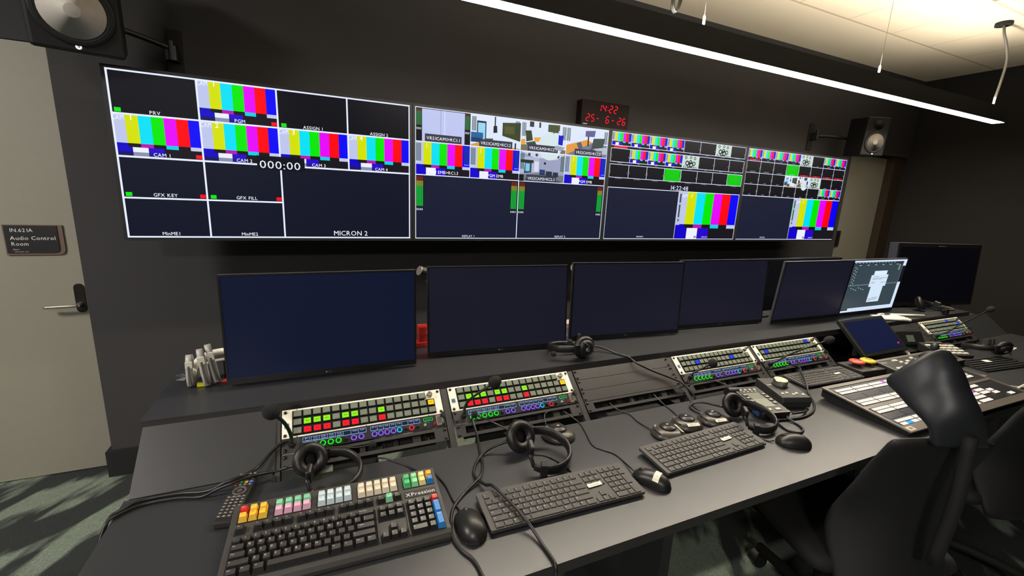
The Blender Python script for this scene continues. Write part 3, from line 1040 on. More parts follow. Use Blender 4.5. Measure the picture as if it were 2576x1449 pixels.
def keypanel(k, label, lit, mic, top=True):
    t = rack_thing('intercom_key_panel', label, 'control panel', k, 0, 'cream intercom key panels')
    h = 2 * U - .001
    m = MB().box((0, -h, 0), (PW, 0, .003), CREAM)
    m.box((.027, -.0835, .003), (.459, -.0055, .0034), BTNB)
    m.box((.427, -.031, .0034), (.46, -.004, .0037), CREAM)
    m.box((.006, -.056, .003), (.0195, -.0425, .0034), mat('maker_mark_blue', (92, 132, 146), .4))
    for q in range(3):
        m.box((.0075 + .004 * q, -.0545, .0034), (.0095 + .004 * q, -.048 + .003 * (q % 2), .0036), mat('maker_mark_navy', (40, 70, 96), .4))
    m.box((.0065, -.0585, .003), (.019, -.0570, .0033), mat('maker_mark_navy', (40, 70, 96), .4))
    m.text('V32', T(.4645, -.030, .0031), .0026, INK)
    for x in (.04, .235, .43):
        for y in (-.0022, -.0868):
            m.cyl(.0014, .003, .0036, SCREWM, 8, T(x, y, 0))
    put('faceplate', m, t, bevel=.0005)
    for r in range(3):
        for c in range(16):
            if r == 0 and c == 15:
                continue
            key = lit.get((r, c), '')
            put('button', BT[key], t, (.0415 + c * .02695, -.0175 - .0262 * r, .0036))
    kn = MB().cyl(.0098, 0, .004, STEEL, 20).cyl(.0085, .004, .015, STEEL, 20, b=.0012).box((-.001, 0, .0151), (.001, .008, .0154), BTNB)
    put('rotary_knob', kn, t, (.4445, -.0175, .003), label='silver knob')
    # lower strip
    y0 = -h - .002; y1 = -h - U + .001
    m = MB().box((0, y1, 0), (PW, y0, .003), MATTE)
    m.box((.0, y1, .003), (.046, y0, .0036), RACK)
    m.box((.453, y1 + .006, .003), (.477, y0 - .002, .0045), mat('speaker_grille_grey', (128, 122, 112), .5))
    for i in range(5):
        m.box((.456, y1 + .012 + .005 * i, .0045), (.470, y1 + .014 + .005 * i, .0048), MATTE)
    m.text('1  2', T(.414, y0 - .02, .0031), .003, KEYW)
    put('lower_panel', m, t, bevel=.0005)
    yd = y0 - .0035
    for x0, x1 in ((.055, .233), (.246, .400)):
        d = MB().box((x0, yd - .0145, .003), (x1, yd, .0042), emi((150, 196, 240), .8))
        n = 8; w = (x1 - x0 - .0012) / n
        for i in range(n):
            a = x0 + .0012 + w * i
            d.box((a, yd - .0133, .0042), (a + w - .0012, yd - .0012, .0045), emi((26, 30, 50), 1.))
            if (x0 < .1 and i != 5) or (x0 > .1 and i != 5):
                d.text(('P1', 'VOX', 'DIR', 'FX', 'AUD', '', 'PGM', 'REP')[i], T(a + w * .5, yd - .0065, .0047), .0036, emi((200, 214, 250), .9), w * .62, 'c')
                if x0 < .1 and i < 5:
                    d.box((a + w * .15, yd - .0118, .0045), (a + w * .85, yd - .0095, .0047), emi((150, 170, 220), .8))
        put('label_display', d, t)
    cols = 'ggggg' + '.' + 'pp' + 'pppp' + 'c' + '.' + 'r' + '.'
    xs = [.0655 + .0217 * i for i in range(8)] + [.256 + .0191 * i for i in range(8)]
    for x, c in zip(xs, cols):
        put('rotary_control', RG[c if c != '.' else ''], t, (x, y1 + .0125, .003))
    d = MB().box((.412, y0 - .0155, .003), (.442, y0 - .005, .0042), emi((60, 220, 90), .8)).box((.4135, y0 - .014, .0042), (.4405, y0 - .0065, .0045), emi((14, 40, 20), 1))
    d.text('Station', T(.427, y0 - .012, .0047), .004, emi((60, 220, 90), .9), .02, 'c')
    d.box((.425, y0 - .022, .003), (.429, y0 - .019, .0035), emi((60, 90, 240), 1))
    put('status_display', d, t)
    put('volume_knob', MB().cyl(.0045, 0, .009, mat('knob_grey', (150, 146, 130), .5), 14, b=.001), t, (.4135, y1 + .012, .003))
    put('red_button', MB().cyl(.0042, 0, .010, emi((196, 30, 36), .6), 14, b=.001), t, (.4465, y1 + .0125, .003), label='red push button')
    for x in (.0085, .4741):
        for y in (-.0085, -h + .008, y1 + .036, y1 + .008):
            put('screw', SCR, t, (x, y, .0034))
    # side grab bracket
    m = MB().box((.468, y0 - .010, .003), (.482, y0 - .002, .018), BLACK).box((.472, y0 - .016, .012), (.480, y0 + .002, .020), BLACK)
    put('bracket', m, t)
    # gooseneck microphone: base in panel space, head given in world space
    inv = (Matrix.Translation(rk(RX0 + k * RP, 0, .001)) @ Euler(RKROT).to_matrix().to_4x4()).inverted()
    base = Vector((mic['x'], y1 + .021, .003)); head = inv @ Vector(mic['head'])
    m = MB().cyl(.0095, 0, .022, BLACK, 16, T(*base), b=.002)
    mid = [base + Vector((0, 0, .02))] + [inv @ Vector(q) for q in mic.get('via', [])]
    hd = (head - mid[-1]).normalized()
    m.tube(mid + [head - hd * .012], mic.get('r', .0042), mic.get('m', CABLE), n=10, step=8)
    g = put('gooseneck_microphone', m, t)
    w = MB()
    rr = mic.get('R', .0205)
    w.ball((0, 0, 0), rr, FOAM, align(head, head + hd) @ Matrix.Diagonal((1, 1, mic.get('el', 1.05), 1)), n=18)
    put('windscreen', w, g, label='round black foam ball')
    return t


GRN = {(1, c): 'g' for c in (1, 2, 3, 5, 6, 9)}
GRN.update({(2, c): 'r' for c in (1, 2, 3, 5, 6, 9)}); GRN[(1, 15)] = 'y'
GREENSTEM = mat('green_black_stem', (30, 44, 34), .4)
keypanel(0, 'cream intercom panel with green, red and yellow keys, nearest the left desk end', GRN,
         dict(x=.027, head=(.874, -1.041, .897), via=[(.913, -1.003, .800), (.902, -1.020, .845)], m=GREENSTEM, r=.0052, R=.0225))
keypanel(1, 'cream intercom panel with lit keys and upright gooseneck microphone, right of the first', GRN,
         dict(x=.035, head=(1.521, -1.046, .894), via=[(1.436, -1.000, .800), (1.455, -1.015, .835)], r=.0042, R=.0195, el=1.2))
keypanel(3, 'cream intercom panel with two blue keys, right of the blank rack plates', {(1, 3): 'b', (1, 11): 'b'},
         dict(x=.035, head=(2.530, -1.035, .835), via=[(2.455, -1.005, .785), (2.49, -1.025, .815)], R=.019))
keypanel(4, 'cream intercom panel with two blue keys and long flat gooseneck, behind the compact keyboard', {(0, 13): 'b', (1, 1): 'b'},
         dict(x=.035, head=(3.276, -1.061, .877), via=[(2.99, -1.015, .785), (3.06, -1.03, .82)], R=.019, el=1.5))
keypanel(7, 'cream intercom panel at the far right end of the console', {(0, 10): 'b', (1, 14): 'b'},
         dict(x=.04, head=(4.941, -1.057, .923), via=[(4.55, -1.02, .79), (4.65, -1.03, .83)], R=.019, el=1.5))
for k, w in ((0, 'below the leftmost intercom panel'), (1, 'below the second intercom panel'), (3, 'below the blue-key intercom panel'), (4, 'below the fourth intercom panel'), (7, 'below the far right intercom panel')):
    cable_panel(k, 3 * U + .002, 'black one-unit cable plate ' + w)
for i, w in enumerate(('topmost', 'second from the top', 'third from the top')):
    blank(2, i * U, 'plain black rack plate between second and third intercom panels, %s of three' % w, 'plain rack plates mid console')
cable_panel(2, 3 * U, 'black cable plate with open bay below the three plain plates')
for i, w in enumerate(('topmost', 'second from the top', 'third from the top', 'lowest')):
    blank(6, i * U, 'plain black rack plate right of the tilted touch screen, %s of four' % w, 'plain rack plates at right')

# ---------------------------------------------------------------- desktop monitors
SCRD = mat('monitor_bezel', (20, 20, 23), .35)
OFF1 = None


def off_panel(name, glow, rough=.32):
    m = bpy.data.materials.new(name)
    m.use_nodes = True
    q = m.node_tree.nodes['Principled BSDF']
    q.inputs['Base Color'].default_value = (.003, .003, .004, 1)
    q.inputs['Roughness'].default_value = rough
    q.inputs['Emission Color'].default_value = (*lin(glow), 1)
    q.inputs['Emission Strength'].default_value = .8
    q.inputs['Specular IOR Level'].default_value = .22
    return m


NAVY = off_panel('backlit_black_navy', (14, 22, 47)); GREYB = off_panel('backlit_black_grey', (26, 26, 41))


def monitor(label, c, yaw, tilt, pan, w=.613, h=.364, logo=True, pic=None, group='desktop monitors'):
    t = thing('computer_monitor', label, 'monitor', c, (tilt, 0, yaw), group=group)
    b = MB()
    b.box((-w / 2, .0, -h / 2), (w / 2, .012, h / 2), mat('monitor_back_grey', (66, 66, 70), .4))
    b.box((-w / 2 + .06, .012, -h / 2 + .03), (w / 2 - .06, .042, h / 2 - .05), SCRD)
    bz = .0065
    b.box((-w / 2, -.006, h / 2 - bz), (w / 2, 0, h / 2), SCRD); b.box((-w / 2, -.006, -h / 2), (w / 2, 0, -h / 2 + .020), SCRD)
    b.box((-w / 2, -.006, -h / 2 + .02), (-w / 2 + bz, 0, h / 2 - bz), SCRD); b.box((w / 2 - bz, -.006, -h / 2 + .02), (w / 2, 0, h / 2 - bz), SCRD)
    if logo:
        M = T(0, -.0063, -h / 2 + .0065, PI / 2)
        b.cyl(.0032, 0, .0004, mat('logo_grey', (120, 118, 124), .5), 14, M @ T(-.008, .003, 0))
        b.text('LG', M @ T(-.003, 0, .0003), .006, mat('logo_grey', (120, 118, 124), .5))
    put('casing', b, t, bevel=.0012)
    put('screen', (pic or MB().quad((-w / 2 + bz, -.0035, -h / 2 + .02), (w / 2 - bz, -.0035, -h / 2 + .02), (w / 2 - bz, -.0035, h / 2 - bz), (-w / 2 + bz, -.0035, h / 2 - bz), pan)), t)
    return t


monitor('leftmost desktop monitor, dark navy blank screen, nearest the pale left door', (1.023, -.708, 1.034), .001, -.016, NAVY)
monitor('second desktop monitor from the left, blank, just left of the boom headset', (1.696, -.655, 1.030), -.07, -.085, GREYB)
monitor('third desktop monitor from the left, blank, with boom headset in front', (2.360, -.655, 1.032), -.085, -.039, GREYB)
monitor('fourth desktop monitor from the left, blank, partly behind the third', (3.018, -.635, 1.030), -.06, -.055, GREYB)
monitor('fifth desktop monitor, blank with a soft light spot, left of the lit one', (3.659, -.717, 1.030), -.015, .08, GREYB, logo=False)
# the lit monitor
p = Pic(.6, .3375)
DG = (52, 66, 74)
p.rect(0, 0, 1, 1, (206, 222, 246), 0)
p.rect(0, .035, .94, .925, DG, 1); p.rect(.94, .13, 1, .46, (20, 24, 28), 2); p.rect(0, .035, .94, .07, (36, 46, 54), 2)
for i in range(24):
    p.rect(.0, .12 + .033 * i, .94, .122 + .033 * i, (72, 88, 96), 2)
p.rect(0, .46, .94, .485, (92, 108, 114), 3)
for i in range(13):
    p.rect(.04 + .03 * (i % 2), .12 + .028 * i, .055 + .03 * (i % 2), .132 + .028 * i, (196, 208, 214), 3)
    p.rect(.02 + .06 * i, .045, .05 + .06 * i, .055, (150, 164, 172), 4)
for i in range(6):
    p.rect(.1 + .14 * i, .085, .14 + .14 * i, .095, (190, 200, 206), 4); p.rect(.06 + .045 * i, .52 + .02 * (i % 3), .08 + .045 * i, .53 + .02 * (i % 3), (200, 210, 214), 4)
    p.rect(.86 + .01 * (i % 2), .1 + .02 * i, .885, .11 + .02 * i, (200, 210, 214), 4)
p.rect(.42, .21, .66, .32, (216, 230, 246), 5); p.rect(.38, .29, .70, .52, (206, 222, 240), 6); p.rect(.43, .5, .66, .83, (206, 224, 242), 5)
for v, a, e in ((.315, .42, .52), (.35, .41, .68), (.37, .41, .6), (.43, .41, .48), (.45, .41, .46), (.44, .58, .68), (.74, .5, .62), (.76, .45, .62), (.78, .46, .6), (.79, .44, .5)):
    p.rect(a, v, e, v + .007, (110, 128, 146), 7)
p.rect(0, .925, .12, .965, (52, 60, 66), 3)
for i in range(10):
    p.rect(.22 + .05 * i, .955, .235 + .05 * i, .968, (150, 160, 190), 3)
pic = MB(); pic = p.b
pic.v = [(x - .3, y - .0035, z + .182 - .0065) for x, y, z in pic.v]
monitor('lit desktop monitor showing grey software with white pop-up windows', (4.285, -.712, 1.030), .011, .077, None, logo=False, pic=pic)
# rear row screen, standing on the floor behind the console
t = thing('floor_stand_display', 'dark display standing behind the console, its top edge above the monitors', 'screen', (4.02, -.30, 0))
b = MB().box((-.69, 0, .42), (.63, .05, 1.152), SCRD)
put('casing', b, t, bevel=.003)
put('screen', MB().quad((-.68, -.001, .44), (.62, -.001, .44), (.62, -.001, 1.142), (-.68, -.001, 1.142), off_panel('unlit_panel', (5, 5, 8), .3)), t)
m = MB().box((-.05, .05, .03), (.05, .09, .9), MATTE).box((-.35, -.16, 0), (.35, .2, .03), MATTE)
put('stand', m, t)
# right-hand big screen
t = thing('large_monitor', 'big dark monitor on the shelf end beyond the lit monitor', 'monitor', (5.06, -.70, 1.08), (-.06, 0, -.20))
w, h = .776, .445
put('casing', MB().box((-w / 2, 0, -h / 2), (w / 2, .055, h / 2), mat('tv_side_grey', (50, 52, 62), .5)), t, bevel=.003)
m = MB().box((-w / 2 + .002, -.006, -h / 2 + .001), (w / 2 - .002, 0, h / 2 - .001), BLACK)
m.box((-.02, -.008, h / 2 - .022), (.04, -.006, h / 2 - .017), ALU)
put('bezel', m, t)
put('screen', MB().quad((-w / 2 + .02, -.0065, -h / 2 + .03), (w / 2 - .02, -.0065, -h / 2 + .03), (w / 2 - .02, -.0065, h / 2 - .028), (-w / 2 + .02, -.0065, h / 2 - .028), off_panel('unlit_panel_blue', (3, 4, 10), .3)), t)
for x in (-.2, .14):
    put('foot', MB().box((x, .0, -.236), (x + .06, .05, -h / 2), BLACK), t)


def arm(label, x, y, z, ex):
    t = thing('monitor_bracket', label, 'bracket', (x, y, ZS), group='monitor brackets')
    put('clamp', MB().box((-.05, -.04, 0), (.05, .04, .012), MATTE).cyl(.02, .012, z - ZS + .01, BLACK, 16), t, bevel=.001)
    m = MB().tube([(0, 0, z - ZS - .03), (ex * .5, -.02, z - ZS + .01), (ex, -.03, z - ZS - .02)], .017, BLACK, n=12)
    put('upper_arm', m, t)
    M = align((ex * .6, -.03, z - ZS + .01), (ex * 1.25, -.06, z - ZS + .045))
    c = MB().cyl(.020, 0, abs(ex) * .7, BLACK, 20, M).cyl(.0195, abs(ex) * .7, abs(ex) * .7 + .004, ALU, 20, M)
    put('spring_cylinder', c, t, label='black cylinder with metal cap')


arm('monitor bracket whose black cylinder shows left of the second monitor', 1.56, -.50, 1.14, -.15)
arm('monitor bracket showing between the second and third monitors', 2.30, -.52, 1.14, -.17)
arm('monitor bracket showing between the fourth and fifth monitors', 3.45, -.545, 1.13, -.13)

# ---------------------------------------------------------------- keyboards
KU = .01905


def key_layout():
    """full-size office keyboard: list of (x, y, w, h, legend) in key units, y downward from the top row"""
    out = [(0, 0, 1, 1, 'Esc')]
    for g, x in ((0, 1.55), (1, 6.05), (2, 10.45)):
        for i in range(4):
            out.append((x + i * 1.06, 0, 1, 1, 'F%d' % (g * 4 + i + 1)))
    for i in range(3):
        out.append((15.25 + i, 0, 1, 1, ('PrS', 'ScL', 'Pau')[i]))
    for i in range(4):
        out.append((18.5 + i, 0, 1, 1, 'CS-+'[i]))
    y = 1.15
    for i, c in enumerate('`1234567890-='):
        out.append((i, y, 1, 1, c))
    out.append((13, y, 2, 1, 'Back'))
    out.append((0, y + 1, 1.5, 1, 'Tab'))
    for i, c in enumerate('QWERTYUIOP[]'):
        out.append((1.5 + i, y + 1, 1, 1, c))
    out.append((13.5, y + 1, 1.5, 1, '\\'))
    out.append((0, y + 2, 1.75, 1, 'Caps'))
    for i, c in enumerate("ASDFGHJKL;'"):
        out.append((1.75 + i, y + 2, 1, 1, c))
    out.append((12.75, y + 2, 2.25, 1, 'Enter'))
    out.append((0, y + 3, 2.25, 1, 'Shift'))
    for i, c in enumerate('ZXCVBNM,./'):
        out.append((2.25 + i, y + 3, 1, 1, c))
    out.append((12.25, y + 3, 2.75, 1, 'Shift'))
    x = 0
    for w, c in ((1.25, 'Ctrl'), (1.25, 'Fn'), (1.25, 'W'), (1.25, 'Alt'), (5.0, ''), (1.25, 'Alt'), (1.25, 'Fn'), (1.0, 'M'), (1.5, 'Ctrl')):
        out.append((x, y + 4, w, 1, c)); x += w
    for r in range(2):
        for i in range(3):
            out.append((15.25 + i, y + r, 1, 1, (('Ins', 'Hom', 'PgU'), ('Del', 'End', 'PgD'))[r][i]))
    out.append((16.25, y + 3, 1, 1, '^'))
    for i in range(3):
        out.append((15.25 + i, y + 4, 1, 1, '<v>'[i]))
    for r, row in enumerate(('N/*-', '789+', '456', '123E', '0.')):
        if r == 4:
            out.append((18.5, y + 4, 2, 1, '0')); out.append((20.5, y + 4, 1, 1, '.'))
        else:
            for i, c in enumerate(row):
                hh = 2 if c in '+E' else 1
                out.append((18.5 + i, y + r, 1, hh, c))
    return out


def flat_keyboard(name, label, group, loc, rot, tape=None, scale=1.0, logo=True):
    t = thing(name, label, 'keyboard', loc, rot, group)
    w, d = .442, .127
    b = MB()
    n = 5; r = .006; pts = []
    for cx, cy, a0 in ((w - r, d - r, 0), (r, d - r, PI / 2), (r, r, PI), (w - r, r, 1.5 * PI)):
        for i in range(n + 1):
            a = a0 + PI / 2 * i / n; pts.append((cx + r * math.cos(a), cy + r * math.sin(a)))
    b.prism(pts, .002, .011, KBODY)
    for x in (.03, w - .06):
        b.box((x, d - .02, -.009), (x + .03, d - .006, .002), MATTE); b.box((x, .008, -.001), (x + .03, .016, .002), RUBBER)
    if logo:
        b.torus(.0045, .0005, mat('logo_grey', (120, 118, 124), .5), T(.405, .1195, .0112), n=18, k=5)
        b.text('DELL', T(.405, .1186, .0113), .0022, mat('logo_grey', (120, 118, 124), .5), .0062, 'c')
        for i in range(3):
            b.cyl(.0007, .011, .0114, KEYW, 8, T(.362 + .012 * i, .119, 0))
    put('body', b, t, bevel=.0008)
    ks = []
    for x, y, kw, kh, s in key_layout():
        px = .0125 + x * KU * .972; py = d - .0105 - y * KU * .985
        ks.append((px, py, kw * KU * .972, kh * KU * .985, s))
    ks = sorted(ks, key=lambda q: q[1])
    rest = MB()
    for i, (px, py, kw, kh, s) in enumerate(ks):
        m = MB() if i < 100 else rest
        M = T() if i < 100 else T(px, py, .011)
        m.box((.0012, -kh + .0012, 0), (kw - .0012, -.0012, .0028), KKEY, M, t=.0010)
        if s:
            m.text(s, M @ T(.004, -.0078, .0029), .0022 if len(s) > 1 else .0033, KEYW)
        if i < 100:
            put('key', m, t, (px, py, .011))
    if rest.v:
        put('key', rest, t)['kind'] = 'stuff'
    if tape:
        m = MB().box((0, -.0062, 0), (.044, .0062, .0006), PAPER)
        m.text(tape, T(.022, -.003, .0007), .0052, INK, .026, 'c')
        put('label_tape', m, t, (.295, .060, .0145), (0, 0, .05), label='white label tape')
    if scale != 1:
        t.scale = (scale,) * 3
    return t


def onk(x, y, yaw, tilt, z):
    return (x, y, z), (tilt, 0, yaw)


kb2 = flat_keyboard('flat_keyboard', 'slim dark grey taped keyboard right next to the big coloured keyboard', 'slim office keyboards',
                    (1.350 + .000, -1.476, ZD + .004), (.055, 0, -.035), 'Autocue')
kb3 = flat_keyboard('flat_keyboard', 'slim dark grey taped keyboard in front of the three round jog pads', 'slim office keyboards',
                    (1.907, -1.451, ZD + .003), (.08, 0, .031), 'Now')
kb4 = flat_keyboard('flat_keyboard', 'compact dark keyboard behind the white-button vision mixer', 'slim office keyboards',
                    (2.955, -1.184, ZD + .004), (.06, 0, -.04), '', .918, False)
m = MB().box((0, -.0062, 0), (.044, .0062, .0006), PAPER)
put('label_tape', m, kb4, (.295, .060, .0145), (0, 0, .05), label='blank white label tape')

# the big coloured keyboard
t = thing('production_keyboard', 'large black keyboard with coloured key groups at the near left of the desk', 'keyboard', (.803, -1.432, ZD), (0, 0, -.028))
KBX = mat('keyboard_shell', (64, 62, 59), .45, bump=.2, bscale=900)
KT = .111                                         # slope of its top
w, d = .460, .199
zt = lambda y: .027 + y * math.tan(KT)
b = MB()
prof = [(-.010, 0), (-.012, .012), (-.008, .021), (0, .0262), (.003, .027), (d, zt(d)), (d + .004, zt(d) - .004), (d + .004, 0)]
b.prism(prof, 0, w, KBX, Matrix(((0, 0, 1, 0), (1, 0, 0, 0), (0, 1, 0, 0), (0, 0, 0, 1))))
put('body', b, t, bevel=.002)
KF = Matrix.Translation((0, .0, .027)) @ Euler((KT, 0, 0)).to_matrix().to_4x4()      # plane of the top
wells = MB()


def well(x0, y0, x1, y1):
    wells.box((x0, d - y1, -.0005), (x1, d - y0, .0006), MATTE, KF)


for r in ((.0125, .0155, .0735, .0575), (.0835, .0155, .163, .0575), (.1735, .0155, .253, .0575), (.263, .0155, .3615, .0575), (.3725, .0155, .452, .0575),
          (.0125, .0675, .0345, .0895), (.048, .0675, .127, .0895), (.134, .0675, .2135, .0895), (.2205, .0675, .300, .0895), (.306, .0675, .366, .0895),
          (.0115, .1005, .3005, .1985), (.306, .1005, .366, .141), (.325, .157, .347, .178), (.306, .1765, .366, .1985), (.3715, .1005, .4505, .1985)):
    well(*r)
put('key_well', wells, t)
for x in (.3025, .3685):
    put('divider', MB().box((x - .0012, .003, .0), (x + .0012, d - .10, .0035), KBX, KF), t)
lab = MB().box((.3725, d - .0875, 0), (.4505, d - .0665, .0012), mat('badge_black', (30, 28, 28), .35), KF)
lab.text('XPression', KF @ T(.3755, d - .0835, .0014), .0105, KEYW, .072)
put('name_badge', lab, t, label='black badge with white lettering')


def capmat(nm, c):
    return mat('keycap_' + nm, c, .42, noise=.03)


CB = mat('keycap_black', (30, 29, 29), .4, noise=.05)
CAP = {'k': CB, 'r': capmat('red', (206, 42, 36)), 'y': capmat('yellow', (244, 196, 66)), 'm': capmat('mint', (134, 206, 166)), 'p': capmat('pink', (236, 178, 204)),
       'w': capmat('pale_blue', (206, 222, 228)), 'c': capmat('cream', (230, 218, 194)), 'g': capmat('green', (82, 190, 116)), 'l': capmat('light_green', (142, 220, 162)),
       'f': capmat('pale_yellow', (240, 222, 152)), 'o': capmat('orange', (250, 172, 22)), 'b': capmat('blue', (42, 126, 200))}
KX = []


def K(x, y, s='', c='k', kw=1., kh=1., sz=.0042):
    KX.append((x, y, s, c, kw, kh, sz))


p0 = .0145
for i, (a, e) in enumerate((('r', 'y'), ('y', 'y'), ('y', 'y'))):
    K(p0 + .0192 * i, .0175, ('Take', 'Cue', 'Next')[i], a, sz=.0026); K(p0 + .0192 * i, .0368, ('Clear', 'Ready', 'Prev')[i], e, sz=.0026)
for i in range(4):
    K(.0855 + .0192 * i, .0175, 'Play %d' % (i + 1), 'm', sz=.0024); K(.0855 + .0192 * i, .0368, 'Monitor %d' % (i + 1), 'p', sz=.0021)
    K(.1755 + .0192 * i, .0175, ('Sequence', 'Layout', 'Page', 'Scene')[i], 'w', sz=.0021); K(.1755 + .0192 * i, .0368, ('Page', 'Take', 'Set', 'Find')[i], 'w', sz=.0024)
    K(.3745 + .0192 * i, .0175, ('Copy', 'Edit', 'Save', 'Reset')[i], 'glfo'[i], sz=.0024); K(.3745 + .0192 * i, .0368, ('Read', 'Set', 'View', 'Swap')[i], 'glfb'[i], sz=.0024)
for i in range(5):
    K(.265 + .0190 * i, .0175, 'View %d' % (i + 1), 'c', sz=.0024); K(.265 + .0190 * i, .0368, 'View %d' % (i + 6), 'c', sz=.0024)
K(.0145, .0692, 'Esc', sz=.003)
for g, x in enumerate((.050, .136, .2225)):
    for i in range(4):
        K(x + .019 * i, .0692, 'F%d' % (4 * g + i + 1), sz=.003)
for i in range(3):
    K(.3075 + .0192 * i, .0692, ('Prt', 'Rest', 'Pau')[i], 'kmk'[i], sz=.0028)
x0, y0 = .0135, .1022
for i, c in enumerate('`1234567890-='):
    K(x0 + KU * i, y0, c)
K(x0 + KU * 13, y0, 'Back Space', kw=2, sz=.0026)
K(x0, y0 + KU, 'Tab', kw=1.5, sz=.003)
for i, c in enumerate('QWERTYUIOP[]'):
    K(x0 + KU * (1.5 + i), y0 + KU, c)
K(x0 + KU * 13.5, y0 + KU, '|', kw=1.5)
K(x0, y0 + 2 * KU, 'Caps', kw=1.75, sz=.003)
for i, c in enumerate("ASDFGHJKL;'"):
    K(x0 + KU * (1.75 + i), y0 + 2 * KU, c)
K(x0 + KU * 12.75, y0 + 2 * KU, '< Enter', kw=2.25, sz=.003)
K(x0, y0 + 3 * KU, '^', kw=2.25)
for i, c in enumerate('ZXCVBNM,./'):
    K(x0 + KU * (2.25 + i), y0 + 3 * KU, c)
K(x0 + KU * 12.25, y0 + 3 * KU, '^', kw=2.75)
xx = x0
for kw, c in ((1.25, 'Ctrl'), (1.25, 'Win'), (1.25, 'Alt'), (6.25, ''), (1.25, 'Alt'), (1.25, 'Win'), (1.25, 'Menu'), (1.25, 'Ctrl')):
    K(xx, y0 + 4 * KU, c, kw=kw, sz=.0026); xx += KU * kw
for r in range(2):
    for i in range(3):
        K(.3075 + KU * i, y0 + KU * r, (('Ins', 'Home', 'PgUp'), ('Del', 'End', 'PgDn'))[r][i], sz=.0024)
K(.3075 + KU, y0 + 3 * KU - .001, '^')
for i in range(3):
    K(.3075 + KU * i, y0 + 4 * KU, '<v>'[i])
for r, row in enumerate(('N/*', '789', '456', '123')):
    for i, c in enumerate(row):
        K(.3735 + KU * i, y0 + KU * r, c)
K(.3735, y0 + 4 * KU, '0', kw=2); K(.3735 + 2 * KU, y0 + 4 * KU, '.')
K(.3735 + 3 * KU, y0, 'Clear', 'r', sz=.0026); K(.3735 + 3 * KU, y0 + KU, 'Take', 'b', kh=2, sz=.003); K(.3735 + 3 * KU, y0 + 3 * KU, 'Read', 'b', kh=2, sz=.003)
KX.sort(key=lambda q: (q[3] == 'k', -q[1]))
rest = MB()
KEYTOP = mat('grey_keytop', (60, 58, 56), .35)  # paler grey top face of the black keys
for i, (x, y, s, c, kw, kh, sz) in enumerate(KX):
    m = MB() if i < 100 else rest
    pos = KF @ Vector((x, d - y, .0006))
    M = (T() if i < 100 else Matrix.Translation(pos)) @ Euler((KT, 0, 0)).to_matrix().to_4x4()
    W1, H1 = kw * KU - .0012, kh * KU - .0012
    tall = .0125 if c != 'k' else .0105
    x1, y1, x2, y2 = .0006, -H1, W1, -.0006
    ins, ib, it = .0027, .0045, .0012
    v = [(x1, y1, 0), (x2, y1, 0), (x2, y2, 0), (x1, y2, 0), (x1 + ins, y1 + ib, tall), (x2 - ins, y1 + ib, tall), (x2 - ins, y2 - it, tall + .0006), (x1 + ins, y2 - it, tall + .0006)]
    m.add(v, [(0, 1, 5, 4), (1, 2, 6, 5), (2, 3, 7, 6), (3, 0, 4, 7)], CAP[c], M=M)
    m.add(v[4:], [(0, 1, 2, 3)], KEYTOP if c == 'k' else CAP[c], M=M)
    if s:
        wd = len(s) * sz * .62
        wd = min(wd, (x2 - x1) - 2 * ins - .001)
        m.text(s, M @ T(x1 + ins + .0012, y2 - it - .0022 - sz, tall + .0008, .03), sz, KEYW if c in 'krb' else mat('legend_grey', (96, 90, 92), .6), wd if len(s) > 1 else None)
    if i < 100:
        put('key', m, t, pos)
put('key', rest, t)['kind'] = 'stuff'

# ---------------------------------------------------------------- mice
def mouse(label, loc, yaw, L, Wd, H, tape=None, style=0):
    t = thing('computer_mouse', label, 'mouse', loc, (0, 0, yaw), 'computer mice')
    n, k = 18, 14
    v = []; f = []
    for i in range(n + 1):
        u = i / n
        y = (u - .5) * L
        prof = max(0, 1 - abs(2 * u - 1) ** 2.8) ** .5
        ww = Wd / 2 * prof * (1 - .10 * math.sin(PI * u) * (style == 1)) + .0004
        hh = H * max(0, 1 - abs((u - .42) / (.58 if u > .42 else .43)) ** 2.3) ** .6
        hh = max(hh, .0015)
        for j in range(k + 1):
            a = PI * j / k
            v.append((ww * math.cos(a), y, .002 + hh * math.sin(a) ** .75))
    for i in range(n):
        for j in range(k):
            f.append((i * (k + 1) + j, (i + 1) * (k + 1) + j, (i + 1) * (k + 1) + j + 1, i * (k + 1) + j + 1))
    m = MB().add(v, f, mat('mouse_black', (30, 29, 28), .38, bump=.1, bscale=900), True)
    base = [(Wd / 2 * .93 * math.sin(2 * PI * i / 24), L / 2 * .95 * math.cos(2 * PI * i / 24)) for i in range(24)]
    m.prism(base[::-1], 0, .003, RUBBER)
    put('shell', m, t)
    wl = MB().cyl(.0095, -.003, .003, BLACK, 18, T(0, L * .27, H * .66, 0, PI / 2))
    put('scroll_wheel', wl, t)
    if tape:
        q = MB(); c = 8
        pts = []
        for i in range(c + 1):
            x = -Wd * .42 + Wd * .84 * i / c
            a = math.acos(max(-1, min(1, x / (Wd / 2 * .97))))
            pts.append((x, .0032 + H * .97 * math.sin(a) ** .75))
        for (xa, za), (xb, zb) in zip(pts, pts[1:]):
            q.add([(xa, -L * .22, za), (xb, -L * .22, zb), (xb, -L * .07, zb + .0008), (xa, -L * .07, za + .0008)], [(0, 1, 2, 3)], PAPER)
        q.text(tape, T(-Wd * .24, -L * .18, H * 1.005, .06), .006, INK, Wd * .5)
        put('label_tape', q, t, label='white label tape')
    return t


mouse('black mouse between the big coloured keyboard and a slim grey keyboard', (1.312, -1.437, ZD), .06, .112, .066, .036)
mouse('black mouse with white label tape on its back, between two slim keyboards', (1.846, -1.452, ZD), .52, .112, .058, .034, 'Autocue', 1)
mouse('black mouse alone at the right of the desk, without a label', (2.447, -1.462, ZD), 1.0, .112, .062, .036)

